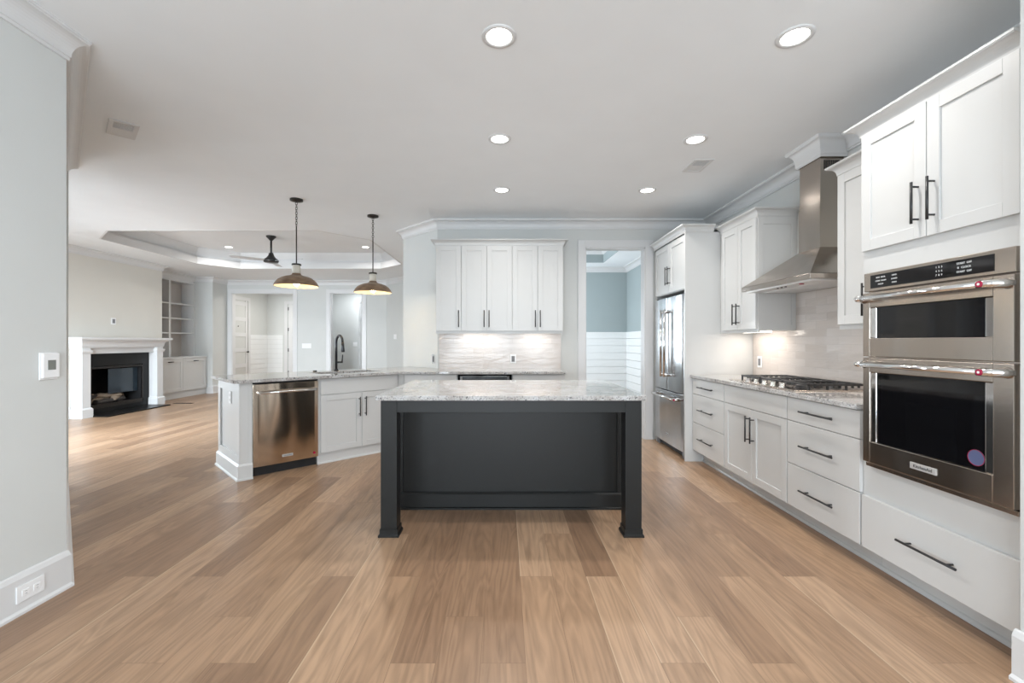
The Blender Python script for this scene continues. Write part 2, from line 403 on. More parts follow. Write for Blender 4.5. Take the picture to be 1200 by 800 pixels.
# tray over the living room: lip, small step, cove and upper ceiling
mb = MB(); mb.sweep(octo, [(.012, ZC-.004), (.012, ZC+.13), (-.05, ZC+.13), (-.05, ZC+.15), (-.10, ZC+.15), (-.10, ZC+.04), (-.012, ZC+.04), (-.012, ZC-.004)], closed=True); struct(mb.build('trim_1', 'trim'))
mb = MB(); mb.sweep(octo, [(-.045, ZC+.135), (-.045, ZC+.17), (.02, ZC+.30), (.03, ZC+.329), (-.12, ZC+.329), (-.12, ZC+.155), (-.06, ZC+.155), (-.06, ZC+.135)], closed=True); struct(mb.build('trim_2', 'trim'))
mb = MB(); mb.box(-6.6, -1.7, 6.0, 10.0, ZC+.33, ZC+.36); struct(mb.build('ceiling_tray', 'ceil'))
# tray over the back room
mb = MB(); mb.sweep(rect, [(.003, ZC-.002), (.003, ZC+.219), (-.05, ZC+.219), (-.05, ZC+.032), (-.004, ZC+.032), (-.004, ZC-.002)], closed=True); struct(mb.build('trim_3', 'teal'))
mb = MB(); mb.sweep(rect, [(.004, ZC+.16), (.06, ZC+.218), (.004, ZC+.218)], closed=True); struct(mb.build('trim_4', 'trim'))
mb = MB(); mb.box(.2, 2.1, 6.5, 9.0, ZC+.22, ZC+.25); struct(mb.build('ceiling_back_room', 'ceil'))

# walls of the kitchen
mb = MB(); mb.box(XR, XR+.15, 1.66, 9.6, 0, ZC); struct(mb.build('wall_right', 'wall'))
mb = MB(); mb.box(1.93, 2.79, .9, 1.66, 0, ZC); cut_wall(mb, -3.35, .9, 0, ZC, [(-2.3, -.3, .5, 2.4)], lambda a, b, c, d: mb.box(1.93, 2.08, a, b, c, d)); struct(mb.build('wall_right_front', 'wall'))
mb = MB(); cut_wall(mb, -.87, XR, 0, ZC, [(1.05, 1.83, 0, 2.49)], lambda a, b, c, d: mb.box(a, b, YB, YB+.13, c, d)); struct(mb.build('wall_back', 'wall'))
mb = MB(); mb.prism([(-.87, 5.77), (-1.446, 6.346), (-1.446, 9.856), (-1.30, 9.856), (-1.30, 6.40), (-.87, 5.97)], 0, ZC); struct(mb.build('wall_angled', 'wall'))
mb = MB(); mb.prism([(-2.27, .2), (-2.27, 2.30), (-3.89, 3.92), (-3.99, 3.80), (-2.42, 2.23), (-2.42, .2)], 0, ZC)
cut_wall(mb, -3.2, .2, 0, ZC, [(-2.3, -.3, .5, 2.4)], lambda a, b, c, d: mb.box(-2.42, -2.27, a, b, c, d)); struct(mb.build('wall_left', 'wall'))
rear = [(-2.0, -.9, .15, 2.45), (-.73, .37, .15, 2.45), (.54, 1.64, .15, 2.45)]
mb = MB(); cut_wall(mb, -2.44, 1.93, 0, ZC, rear, lambda a, b, c, d: mb.box(a, b, -3.35, -3.2, c, d)); struct(mb.build('wall_rear', 'wall'))
# living room
mb = MB(); cut_wall(mb, 3.80, 9.23, 0, ZC, [(4.4, 6.3, .5, 2.4), (7.58, 8.70, .10, .84)], lambda a, b, c, d: mb.box(-7.95 if a > 6.2 else -7.27, -7.12, a, b, c, d)); struct(mb.build('wall_fireplace', 'cream'))
mb = MB(); mb.box(-8.1, -7.95, 7.0, 11.6, 0, ZC); mb.box(-7.95, -7.15, 10.88, 11.6, 0, ZC); struct(mb.build('wall_niche', 'wall'))
nearh = [(-6.8, -5.6, .5, 2.4), (-5.4, -4.2, .5, 2.4)]
mb = MB(); cut_wall(mb, -7.27, -3.85, 0, ZC, nearh, lambda a, b, c, d: mb.box(a, b, 3.80, 3.92, c, d)); struct(mb.build('wall_living_front', 'wall'))
YL = 11.45
mb = MB(); cut_wall(mb, -7.15, -3.04, 0, ZC, [(-7.03, -5.44, 0, 2.52), (-4.49, -3.66, 0, 2.52)], lambda a, b, c, d: mb.box(a, b, YL, YL+.13, c, d)); struct(mb.build('wall_living_back', 'wall'))
mb = MB(); mb.prism([(-3.04, YL), (-1.446, 9.856), (-1.3, 9.856), (-1.3, 10.0), (-2.9, YL+.13), (-3.04, YL+.13)], 0, ZC); struct(mb.build('wall_living_corner', 'wall'))
# entry hall behind the living room
mb = MB(); mb.box(-7.63, -7.48, 11.58, 14.0, 0, ZC); struct(mb.build('wall_hall_left', 'wall'))
mb = MB(); mb.box(-7.63, -2.6, 14.0, 14.15, 0, ZC); struct(mb.build('wall_hall_back', 'wall'))
mb = MB(); mb.box(-5.2, -5.05, 11.58, 14.0, 0, ZC); struct(mb.build('wall_hall_right', 'wall'))
mb = MB(); mb.box(-5.05, -2.6, 13.0, 13.12, 0, ZC); mb.box(-3.45, -3.3, 11.58, 13, 0, ZC); struct(mb.build('wall_closet', 'wall'))
# back room
mb = MB(); mb.box(-.4, XR, 9.42, 9.55, 1.47, ZC); mb.box(2.60, 2.64, 5.90, 9.42, 1.47, ZC); struct(mb.build('wall_back_room', 'teal'))
mb = MB(); mb.box(-.4, XR, 9.42, 9.55, 0, 1.47); mb.box(-.4, -.25, 5.9, 9.42, 0, ZC); struct(mb.build('wall_back_room_lower', 'ship'))
def shiplap(name, put, z1=1.47, h=.148):
    mb = MB(); z = 0.0
    while z < z1-.01:
        put(mb, z+.003, min(z+h-.003, z1)); z += h
    return struct(mb.build(name, 'ship'))
shiplap('wall_back_room_boards', lambda m, a, b: (m.box(-.2, 2.585, 9.400, 9.421, a, b), m.box(2.585, 2.605, 5.9, 9.421, a, b)))
shiplap('wall_hall_boards', lambda m, a, b: (m.box(-7.47, -6.98, 13.985, 14.001, a, b), m.box(-7.481, -7.465, 13.05, 13.99, a, b)))

# window frames, all out of view; side and living room ones added for light
def window(n, a0, a1, z0, z1, y=None, x=None, cols=1):
    mb = MB(); g = MB(); t = .05
    def put(m, a, b, c, d, th=.05):
        if y is not None: m.box(a, b, y-th, y+.01, c, d)
        else: m.box(x-th, x+.01, a, b, c, d)
    for q in ((a0, a0+t, z0, z1), (a1-t, a1, z0, z1), (a0, a1, z0, z0+t), (a0, a1, z1-t, z1), (a0, a1, (z0+z1)/2-.02, (z0+z1)/2+.02)): put(mb, *q)
    for k in range(1, cols): c = a0+(a1-a0)*k/cols; put(mb, c-.02, c+.02, z0, z1)
    o = struct(mb.build('window_%d' % n, 'trim'))
    if y is not None: g.box(a0+t, a1-t, y-.025, y-.02, z0+t, z1-t)
    else: g.box(x-.025, x-.02, a0+t, a1-t, z0+t, z1-t)
    g.build('pane', 'glass', o)
for i, h in enumerate(rear): window(i+1, *h, y=-3.22)
window(4, 4.4, 6.3, .5, 2.4, x=-7.15, cols=2)  # out of view, added so light reaches the fireplace
window(7, -2.3, -.3, .5, 2.4, x=1.99, cols=2); window(8, -2.3, -.3, .5, 2.4, x=-2.33, cols=2)  # unseen side pair, added to light the left wall and right-hand cabinets
for i, h in enumerate(nearh): window(5+i, *h, y=3.90)  # out of view, added to light the living room

# crown moulding round the rooms
peri = [(1.93, -3.2), (1.93, 1.66), (XR, 1.66), (XR, YB), (-.87, YB), (-1.446, 6.346), (-1.446, 9.856), (-3.04, YL), (-7.15, YL), (-7.15, 10.88),
        (-7.58, 10.88), (-7.58, 9.23), (-7.12, 9.23), (-7.12, 3.92), (-3.89, 3.92), (-2.27, 2.30), (-2.27, -3.2)]
mb = MB(); mb.sweep(peri, crown_prof(ZC-.118, ZC, .095), closed=True); struct(mb.build('trim_5', 'trim'))
mb = MB(); mb.sweep([(2.60, 5.9), (2.60, 9.42), (-.2, 9.42)], crown_prof(ZC-.11, ZC, .09)); struct(mb.build('trim_6', 'trim'))
mb = MB(); mb.sweep([(-5.2, 11.58), (-5.2, 14.0), (-7.48, 14.0), (-7.48, 11.58)], crown_prof(ZC-.11, ZC, .09)); struct(mb.build('trim_7', 'trim'))
# boxed crown where the hood chimney meets the ceiling
mb = MB(); mb.sweep([(XR, 3.42), (2.44, 3.42), (2.44, 3.69), (XR, 3.69)], crown_prof(ZC-.15, ZC, .065, .0), side=1)
mb.box(2.44, XR, 3.42, 3.69, ZC-.14, ZC); struct(mb.build('trim_8', 'trim'))
# baseboards
BASE = [(0, 0), (.030, 0), (.030, .012), (.019, .022), (.019, .165), (.010, .185), (.004, .190), (0, .190)]
def baseb(name, path, side=1):
    mb = MB(); mb.sweep(path, BASE, side=side); return struct(mb.build(name, 'trim'))
baseb('baseboard_left', [(-7.12, 3.92), (-3.89, 3.92), (-2.27, 2.30), (-2.27, -3.2)])
baseb('baseboard_right', [(1.93, -3.2), (1.93, 1.672)])
baseb('baseboard_fireplace', [(-7.12, 7.26), (-7.12, 3.92)])
baseb('baseboard_niche', [(-7.15, 11.45), (-7.15, 10.88), (-7.28, 10.88)])
baseb('baseboard_back', [(-1.446, 6.9), (-1.446, 9.856), (-3.04, YL), (-3.56, YL)])
baseb('baseboard_center', [(-4.59, YL), (-5.34, YL)])
baseb('baseboard_back_room', [(2.585, 5.95), (2.585, 9.40), (-.2, 9.40)])
baseb('baseboard_hall', [(-5.2, 11.6), (-5.2, 14.0), (-6.2, 14.0)])
# door casings
def casing(name, x0, x1, zt, y, w=.095, wr=None, depth=.13, t=.02):
    wr = wr or w; mb = MB()
    mb.box(x0-w, x0, y-t, y, 0, zt+w); mb.box(x1, x1+wr, y-t, y, 0, zt+w); mb.box(x0, x1, y-t, y, zt, zt+w)
    mb.box(x0-.001, x0+.016, y-.004, y+depth, 0, zt); mb.box(x1-.016, x1+.001, y-.004, y+depth, 0, zt); mb.box(x0, x1, y-.004, y+depth, zt-.016, zt+.001)
    return struct(mb.build(name, 'trim', bevel=.002))
casing('trim_9', 1.05, 1.83, 2.49, YB, .095, .10)
casing('trim_10', -7.03, -5.44, 2.52, YL, .10)
casing('trim_11', -4.49, -3.66, 2.52, YL, .10)
# hall doors
def panel_door(name, w, h, loc, rotz, knob_x, panels=5, hinges=None, peep=False):
    mb = MB(); mb.box(0, w, .012, .036, 0, h); st = .11
    ph = (h-.24-.11*(panels))/panels; mb.box(0, st, 0, .045, 0, h); mb.box(w-st, w, 0, .045, 0, h)
    z = 0
    for k in range(panels+1):
        rh = .20 if k == 0 else .11
        mb.box(st, w-st, 0, .045, z, min(z+rh, h)); z += rh+ph
    o = struct(mb.build(name, 'trim', loc=loc, rotz=rotz, bevel=.002))
    k = MB(); k.tube([(knob_x, 0, .97), (knob_x, -.03, .97)], .012); k.tube([(knob_x, -.03, .97), (knob_x, -.045, .97), (knob_x, -.06, .97), (knob_x, -.068, .97)], [.018, .03, .028, .012], 16)
    k.build('knob', 'black', o)
    if peep:
        k = MB(); k.tube([(w/2, .004, 1.70), (w/2, -.006, 1.70)], .016); k.build('peephole', 'bronze', o)
    if hinges is not None:
        for z in (.25, .95, 1.6, 2.25):
            k = MB(); k.box(hinges-.012, hinges+.012, -.006, .004, z, z+.1); k.build('hinge', 'black', o)
    return o
panel_door('door_1', .92, 2.44, (-7.47, 12.0, 0), PI/2, .86, peep=True)
mb = MB(); mb.box(-7.48, -7.455, 12.93, 13.03, 0, 2.54); mb.box(-7.48, -7.455, 11.9, 12.93, 2.445, 2.54); struct(mb.build('trim_12', 'trim'))
panel_door('door_2', .86, 2.44, (-6.80, 13.975, 0), 0, .80, hinges=.0)
mb = MB(); mb.box(-6.93, -6.83, 13.97, 14.0, 0, 2.54); mb.box(-6.83, -5.85, 13.97, 14.0, 2.445, 2.54); struct(mb.build('trim_13', 'trim'))
o = panel_door('door_3', .78, 2.46, (-3.645, 11.60, 0), math.radians(116), .04)
mb = MB(); mb.tube([(.04, 0, 1.12), (.04, -.03, 1.12)], .028, 16); mb.build('deadbolt', 'chrome', o)

# recessed downlights
def downlight(i, x, y, z, label, w=6):
    t = thing('recessed_downlight', label, 'ceiling light', (x, y, z), 0, 'recessed ceiling downlights')
    mb = MB(); mb.lathe([(.090, 0), (.088, -.006), (.070, -.008), (.064, -.004), (.062, .004), (.090, .004)], seg=40); mb.build('trim_ring', 'trim', t)
    mb = MB(); mb.lathe([(.0001, -.003), (.063, -.003), (.063, .002), (.0001, .002)], seg=32); mb.build('lens', 'can', t)
    if w: area('downlight_lamp', (x, y, z-.012), (0, 0, 0), .12, .12, w, (1, .97, .93), 'DISK', 150)
    return t
DL = [(-.027, 2.29, 'round white downlight in the ceiling nearest above the island, left of its pair'), (1.50, 2.29, 'round white downlight nearest the upper oven cabinet'),
      (-.037, 3.45, 'middle downlight of the row over the island'), (1.49, 3.46, 'downlight beside the small ceiling vent near the hood'),
      (-.027, 4.61, 'farthest downlight of the island row, before the back wall cabinets'), (1.49, 4.62, 'farthest downlight on the refrigerator side of the kitchen ceiling')]
for i, (x, y, l) in enumerate(DL): downlight(i, x, y, ZC, l)
downlight(6, -5.56, 8.95, ZC+.33, 'downlight in the raised tray ceiling, left of the fan')
downlight(7, -2.80, 8.95, ZC+.33, 'downlight in the raised tray ceiling, right of the fan')

# ================================================================== CABINETRY
def handle_v(parent, x, z0, z1, y=-.02, r=.006):
    m = MB(); m.tube([(x, y-.034, z0), (x, y-.034, z1)], r, 10)
    for z in (z0+.022, z1-.022): m.tube([(x, y+.001, z), (x, y-.034, z)], r*.8, 8)
    return m.build('handle', 'black', parent)
def handle_h(parent, x0, x1, z, y=-.02, r=.006, ins=.045):
    m = MB(); m.tube([(x0, y-.034, z), (x1, y-.034, z)], r, 10)
    for x in (x0+ins, x1-ins): m.tube([(x, y+.001, z), (x, y-.034, z)], r*.8, 8)
    return m.build('handle', 'black', parent)
def shaker(name, x0, x1, z0, z1, parent, mat='cab', st=.06, t=.02, g=.0022):
    x0 += g; x1 -= g; z0 += g; z1 -= g
    m = MB(); m.box(x0+st-.002, x1-st+.002, -t+.009, -.001, z0+st-.002, z1-st+.002)
    m.box(x0, x0+st, -t, -.001, z0, z1); m.box(x1-st, x1, -t, -.001, z0, z1); m.box(x0+st, x1-st, -t, -.001, z0, z0+st); m.box(x0+st, x1-st, -t, -.001, z1-st, z1)
    return m.build(name, mat, parent, bevel=.0015)
def slab_front(name, x0, x1, z0, z1, parent, mat='cab', t=.02, g=.0022):
    m = MB(); m.box(x0+g, x1-g, -t, -.001, z0+g, z1-g); return m.build(name, mat, parent, bevel=.002)
def base_cabinet(name, label, loc, rotz, w, fronts, depth=.61, toe=.13, rec=.10, h=.886, toe_x=(0, 0), group=None, cat='cabinet'):
    t = thing(name, label, cat, loc, rotz, group)
    m = MB(); m.box(.0005, w-.0005, 0, depth, toe, h); m.box(.0005, w-.0005, rec, depth, 0, toe); m.build('carcass', 'cab', t)
    m = MB(); m.sweep([(toe_x[0], rec), (w-toe_x[1], rec)], [(0, 0), (.014, 0), (.014, .008), (.008, .018), (0, .022)], side=-1); m.build('toe_moulding', 'cab', t)
    for f in fronts:
        kind, x0, x1, z0, z1, hd = f
        d = shaker('door', x0, x1, z0, z1, t) if kind == 'door' else slab_front('drawer', x0, x1, z0, z1, t)
        if hd and hd[0] == 'v': handle_v(d, *hd[1:])
        if hd and hd[0] == 'h': handle_h(d, *hd[1:])
    return t
XF = 2.01           # carcass face of the right-hand run (fronts stand 2 cm proud)
R90 = -PI/2
DZ = [(.13, .425), (.425, .722), (.722, .884)]
def stack(w, hl):
    c = w/2
    return [('drawer', .003, w-.003, a, b, ('h', c-hl/2, c+hl/2, (a+b)/2)) for a, b in DZ]
Y1, Y2, Y3, Y4, Y5 = 4.693, 4.018, 3.126, 2.479, 1.665
base_cabinet('drawer_cabinet', 'white three-drawer base cabinet against the tall refrigerator side panel', (XF, Y1, 0), R90, Y1-Y2-.001, stack(Y1-Y2-.001, .31), group='white base cabinets of the cooktop wall')
w = Y2-Y3-.001
base_cabinet('cooktop_cabinet', 'white base cabinet under the gas cooktop with two shaker doors', (XF, Y2, 0), R90, w,
             [('drawer', .003, w-.003, .722, .884, None), ('door', .003, w/2, .13, .722, ('v', w/2-.035, .455, .665)), ('door', w/2, w-.003, .13, .722, ('v', w/2+.035, .455, .665))], group='white base cabinets of the cooktop wall')
w = Y3-Y4-.001
base_cabinet('drawer_cabinet', 'white three-drawer base cabinet beside the double oven', (XF, Y3, 0), R90, w, stack(w, .30), group='white base cabinets of the cooktop wall')
# tall oven cabinet (local x runs towards the camera)
t = thing('oven_cabinet', 'tall white cabinet that houses the double wall oven, doors above and a wide drawer below', 'cabinet', (XF, Y4, 0), R90)
w = Y4-Y5
m = MB(); m.box(0, .03, 0, .62, .13, 2.41); m.box(w-.03, w, 0, .62, .13, 2.41); m.box(.03, w-.03, 0, .62, .13, .60); m.box(.03, w-.03, 0, .62, 1.64, 2.41); m.box(.03, w-.03, .60, .62, .60, 1.64); m.box(0, w, .10, .62, 0, .13)
m.build('carcass', 'cab', t)
m = MB(); m.sweep([(0, .10), (w, .10)], [(0, 0), (.014, 0), (.014, .008), (.008, .018), (0, .022)], side=-1); m.build('toe_moulding', 'cab', t)
wd = .768
d = slab_front('drawer', .003, wd, .13, .422, t); handle_h(d, .26, .555, .28)
d = shaker('door', .003, .386, 1.765, 2.405, t); handle_v(d, .345, 1.835, 2.035)
d = shaker('door', .386, wd, 1.765, 2.405, t); handle_v(d, .425, 1.835, 2.035)
m = MB(); m.sweep([(-.0, .205), (-.0, 0), (w-.03, 0)], crown_prof(2.395, 2.47, .065, .0), side=-1); m.box(0, w-.03, 0, .4, 2.44, 2.468); m.build('crown_moulding', 'cab', t)

# ---- double wall oven
t = thing('double_oven', 'stainless steel double wall oven and microwave with black glass windows', 'oven', (XF, Y4, .59), R90)
def zz(z): return z-.59
ox0, ox1 = .055, .785
ox1 = .775
m = MB(); m.box(ox0+.01, ox1-.01, .0, .55, zz(.605), zz(1.635)); m.build('body', 'dark', t)
m = MB(); m.box(ox0-.005, ox1+.005, -.014, -.001, zz(.592), zz(1.64)); m.build('trim_frame', 'steel', t, bevel=.002)
m = MB(); m.box(ox0, ox1, -.045, -.012, zz(1.538), zz(1.638)); cp = m.build('control_panel', 'steel', t, bevel=.003)
m = MB(); m.box(ox0+.045, ox1-.075, -.047, -.044, zz(1.553), zz(1.622)); dsp = m.build('display_glass', 'glassb', cp)
def otext(s, sz, x, z, par, y=-.0475): return text('lettering', s, sz, 'mark', par, (x, y, zz(z)), (PI/2, 0, 0))
for xx, rows in ((.165, ('BAKE  BROIL', 'CONV  WARM', 'PROOF')), (.245, ('UPPER', 'LOWER', 'OVEN'))):
    for k, s_ in enumerate(rows): otext(s_, .010, xx, 1.606-.018*k, dsp)
for k, s_ in enumerate(('1  2  3', '4  5  6', '7  8  9')): otext(s_, .012, .475, 1.606-.018*k, dsp)
for k, s_ in enumerate(('START  OFF', '0   CLOCK', 'START  OFF')): otext(s_, .012, .585, 1.606-.018*k, dsp)
def oven_door(name, z0, z1, wz0, wz1, hz, badge=False):
    fx0, fx1, f = ox0, ox1, .014
    m = MB(); wx0, wx1 = ox0+.045, ox1-.075
    m.box(fx0, wx0, -.052, -.016, zz(z0), zz(z1)); m.box(wx1, fx1, -.052, -.016, zz(z0), zz(z1))
    m.box(wx0, wx1, -.052, -.016, zz(z0), zz(wz0)); m.box(wx0, wx1, -.052, -.016, zz(wz1), zz(z1))
    dr = m.build(name, 'steel', t, bevel=.003)
    m = MB(); m.box(wx0+.034, wx1-.034, -.040, -.030, zz(wz0), zz(wz1)); m.build('window_glass', 'glassb', dr)
    for a, b in ((wx0, wx0+.034), (wx1-.034, wx1)):      # bright side reveals
        m = MB(); s_ = 1 if a == wx0 else -1
        m.box(a, b, -.046, -.030, zz(wz0), zz(wz1)); m.build('window_trim', 'chrome', dr, bevel=.003)
    m = MB(); m.tube([(ox0+.03, -.112, zz(hz)), (ox1-.05, -.112, zz(hz))], .0125, 16)
    h = m.build('handle', 'chrome', dr)
    for xx, s_ in ((ox0+.035, 1), (ox1-.045, -1)):
        m = MB()
        m.tube([(xx+s_*.03, -.112, zz(hz)), (xx+s_*.005, -.112, zz(hz)), (xx-s_*.012, -.095, zz(hz)), (xx-s_*.022, -.070, zz(hz)), (xx-s_*.025, -.045, zz(hz))], [.015, .016, .017, .019, .024], 16)
        m.build('handle_bracket', 'chrome', h)
    m = MB(); m.tube([(ox1-.055, -.124, zz(hz)), (ox1-.055, -.1315, zz(hz))], .012, 20); md = m.build('medallion', 'red', h)
    m = MB(); m.tube([(ox1-.055, -.131, zz(hz)), (ox1-.055, -.1325, zz(hz))], .005, 12); m.build('medallion_dot', 'mark', h)
    return dr
oven_door('upper_door', 1.19, 1.531, 1.288, 1.450, 1.497)
dr = oven_door('lower_door', .622, 1.183, .735, 1.105, 1.148)
m = MB(); m.box(ox0+.285, ox0+.415, -.056, -.050, zz(.662), zz(.692)); bd = m.build('badge', 'badge', dr, bevel=.001)
text('lettering', 'KitchenAid', .021, 'label', bd, (ox0+.35, -.0565, zz(.677)), (PI/2, 0, 0))
m = MB(); m.tube([(ox1-.148, -.040, zz(.785)), (ox1-.148, -.0415, zz(.785))], .034, 32); st = m.build('round_sticker', 'blue', dr)
m = MB(); m.torus((ox1-.148, -.0415, zz(.785)), .033, .0012, 'y', 32, 6); m.build('sticker_rim', 'red', st)
m = MB(); m.box(ox0, ox1, -.035, -.012, zz(.596), zz(.616)); m.build('vent_strip', 'steel', t, bevel=.002)
m = MB(); m.box(ox0+.02, ox1-.02, -.030, -.012, zz(.6165), zz(.6215)); m.build('vent_slot', 'dark', t)

# ---- refrigerator and its surround
YF0, YF1 = 5.625, 4.735
t = thing('refrigerator_surround', 'tall white cabinet around the refrigerator with two small doors above it', 'cabinet', (1.945, 5.68, 0), R90)
w = 5.68-4.70; zt = 2.40
m = MB(); m.box(w-.02, w, -.03, .69, 0, zt+.03); m.build('side_panel', 'cab', t, bevel=.001)
m = MB(); m.box(0, .02, 0, .69, 0, zt+.03); m.build('side_panel', 'cab', t)
m = MB(); m.box(.02, w-.021, 0, .69, 1.83, zt+.03); m.build('carcass', 'cab', t)
d = shaker('door', .022, w/2-.0, 1.835, zt+.01, t); handle_v(d, w/2-.035, 1.93, 2.14)
d = shaker('door', w/2, w-.022, 1.835, zt+.01, t); handle_v(d, w/2+.035, 1.93, 2.14)
m = MB(); m.sweep([(0, -.022), (w, -.022), (w, .27)], crown_prof(2.425, 2.50, .065), side=-1); m.box(0, w, -.022, .6, 2.47, 2.498); m.build('crown_moulding', 'cab', t)

t = thing('refrigerator', 'stainless steel french-door refrigerator with bottom freezer drawer', 'refrigerator', (1.985, YF0, 0), R90)
w = YF0-YF1
m = MB(); m.box(.005, w-.005, .0, .62, .05, 1.765); m.build('body', 'slot', t)
def bowed(x0, x1, z0, z1, name, mat, bow=.010, th=.075):
    m = MB(); n = 14; pts = [(x0, 0)]
    for i in range(n+1):
        u = i/n; xx = x0+(x1-x0)*u; e = min(u, 1-u)*n
        pts.append((xx, -th-bow*(1-(2*((xx-w/2)/w))**2)+(.006 if e < .5 else 0)))
    pts.append((x1, 0)); m.prism(pts, z0, z1); return m.build(name, mat, t, bevel=.002)
dl = bowed(.002, w/2-.0025, .705, 1.78, 'door', 'steelf'); dr = bowed(w/2+.0025, w-.002, .705, 1.78, 'door', 'steelf')
fz = bowed(.002, w-.002, .085, .695, 'freezer_drawer', 'steelf')
for d, xx in ((dl, w/2-.055), (dr, w/2+.055)):
    m = MB(); m.tube([(xx, -.140, .86), (xx, -.140, 1.64)], .013, 14)
    for z in (.885, 1.615): m.tube([(xx, -.07, z), (xx, -.115, z), (xx, -.140, z)], [.02, .016, .015], 12)
    m.build('handle', 'chrome', d)
m = MB(); m.tube([(.09, -.142, .632), (w-.09, -.142, .632)], .013, 14)
for xx in (.115, w-.115): m.tube([(xx, -.07, .632), (xx, -.115, .632), (xx, -.142, .632)], [.022, .017, .015], 12)
h = m.build('handle', 'chrome', fz)
m = MB(); m.tube([(w-.088, -.142, .632), (w-.084, -.142, .632)], .011, 14); m.build('medallion', 'red', h)
m = MB(); m.box(w/2-.04, w/2+.04, -.088, -.080, .185, .205); bd = m.build('badge', 'badge', fz, bevel=.001)
text('lettering', 'KitchenAid', .014, 'label', bd, (w/2, -.0885, .195), (PI/2, 0, 0))
m = MB(); m.box(.03, w-.03, -.03, .0, .02, .08); m.build('grille', 'dark', t)
for xx in (.04, w-.04):
    m = MB(); m.box(xx-.025, xx+.025, -.06, 0, .035, .083); m.tube([(xx-.02, -.035, .022), (xx+.02, -.035, .022)], .022, 16); m.build('roller_foot', 'slot', t)
m = MB(); m.box(w-.06, w-.005, -.05, .02, 1.781, 1.80); m.build('hinge_cover', 'dark', t)
m = MB(); m.box(.005, .06, -.05, .02, 1.781, 1.80); m.build('hinge_cover', 'dark', t)

# ---- upper cabinets on the right wall
XU = 2.29
def upper(name, label, loc, rotz, w, doors, depth, z0=1.37, z1=2.395, crown_path=None, crown_z=(2.39, 2.47), group=None):
    t = thing(name, label, 'cabinet', (loc[0], loc[1], z0), rotz, group); q = lambda z: z-z0
    m = MB(); m.box(0, w, 0, depth, 0, q(z1+.02)); m.build('carcass', 'cab', t, bevel=.001)
    for x0, x1, hx in doors:
        d = shaker('door', x0, x1, .012, q(z1), t); handle_v(d, hx, .06, .265)
    m = MB(); m.sweep(crown_path, [(o_, q(z_)) for o_, z_ in crown_prof(*crown_z, .06)], side=-1)
    m.build('crown_moulding', 'cab', t)
    m = MB(); m.box(0, w, -.001, .02, -.018, .0); m.build('light_rail', 'cab', t)
    return t, q
w = 4.699-4.005
wu = w
t, q = upper('upper_cabinet', 'white wall cabinet with two doors left of the range hood', (XU, 4.699, 0), R90, w, [(.06, .06+(w-.06)/2, .06+(w-.06)/2-.035), (.06+(w-.06)/2, w-.004, .06+(w-.06)/2+.035)], .348, crown_path=[(0, 0), (w, 0), (w, .348)], group='white wall cabinets beside the hood'); UCL = t
m = MB(); m.box(w, w+.006, .0, .045, 0, q(2.39)); m.box(w, w+.006, .30, .348, 0, q(2.39)); m.box(w, w+.006, .045, .30, 0, .05); m.box(w, w+.006, .045, .30, q(2.33), q(2.39)); m.build('end_frame', 'cab', t)
w = 3.03-2.481
t, q = upper('upper_cabinet', 'white wall cabinet between the range hood and the oven cabinet', (XU, 3.03, 0), R90, w, [(.004, w/2+.02, w/2-.02), (w/2+.02, w-.004, w/2+.06)], .348, crown_path=[(0, .348), (0, 0), (w, 0)], group='white wall cabinets beside the hood'); UCR = t
# back wall upper: five doors
UB = 5.44
t, q = upper('upper_cabinet', 'wide white wall cabinet with five narrow doors on the back wall', (-.838, UB, 0), 0, 1.558,
          [(.0012+.3112*i, .3112*(i+1), h_) for i, h_ in enumerate((.3112-.03, .6224-.03, .6224+.03, 1.2448-.03, 1.2448+.03))], .328, z0=1.385, z1=2.44,
          crown_path=[(0, .328), (0, 0), (1.558, 0), (1.558, .328)], crown_z=(2.435, 2.515)); UCB = t

# under-cabinet light bars (each a part of its cabinet)
def light_bar(cab, x0, x1, y0, y1, z, watts=.30):
    m = MB(); m.box(x0, x1, y0, y1, z, z+.012); o = m.build('light_bar', 'led'); o.parent = cab
    o.matrix_parent_inverse = cab_inv(cab)
    area('light_bar_lamp', ((x0+x1)/2, (y0+y1)/2, z-.004), (0, 0, 0), x1-x0, y1-y0, watts, (1, .90, .80))
def cab_inv(c):
    from mathutils import Matrix
    return (Matrix.Translation(c.location) @ Matrix.Rotation(c.rotation_euler.z, 4, 'Z')).inverted()
light_bar(UCB, -.55, -.08, 5.60, 5.63, 1.372); light_bar(UCB, .22, .60, 5.60, 5.63, 1.372)
light_bar(UCL, 2.46, 2.49, 4.13, 4.58, 1.357, 1.3); light_bar(UCR, 2.46, 2.49, 2.58, 2.93, 1.357, 1.3)

# ---- range hood
t = thing('range_hood', 'stainless steel chimney range hood above the cooktop', 'hood', (0, 0, 0))
hx0, hx1, hy0, hy1 = 2.13, XR-.012, 3.09, 3.99
cx0, cy0, cy1, zl, zt_ = 2.44, 3.43, 3.68, 1.748, 2.0
m = MB()
A = [(hx0, hy0, zl), (hx1, hy0, zl), (hx1, hy1, zl), (hx0, hy1, zl), (cx0, cy0, zt_), (hx1, cy0, zt_), (hx1, cy1, zt_), (cx0, cy1, zt_)]
m.add(A, [(3, 2, 1, 0), (4, 5, 6, 7), (0, 1, 5, 4), (1, 2, 6, 5), (2, 3, 7, 6), (3, 0, 4, 7)])
cn = m.build('canopy', 'steel', t, bevel=.001)
m = MB(); m.box(hx0, hx1, hy0, hy1, 1.712, 1.7475); m.build('lip', 'steel', cn, bevel=.003)
m = MB(); m.box(hx0+.03, hx1-.02, hy0+.03, hy1-.03, 1.700, 1.7115); u_ = m.build('underside', 'alum', cn)
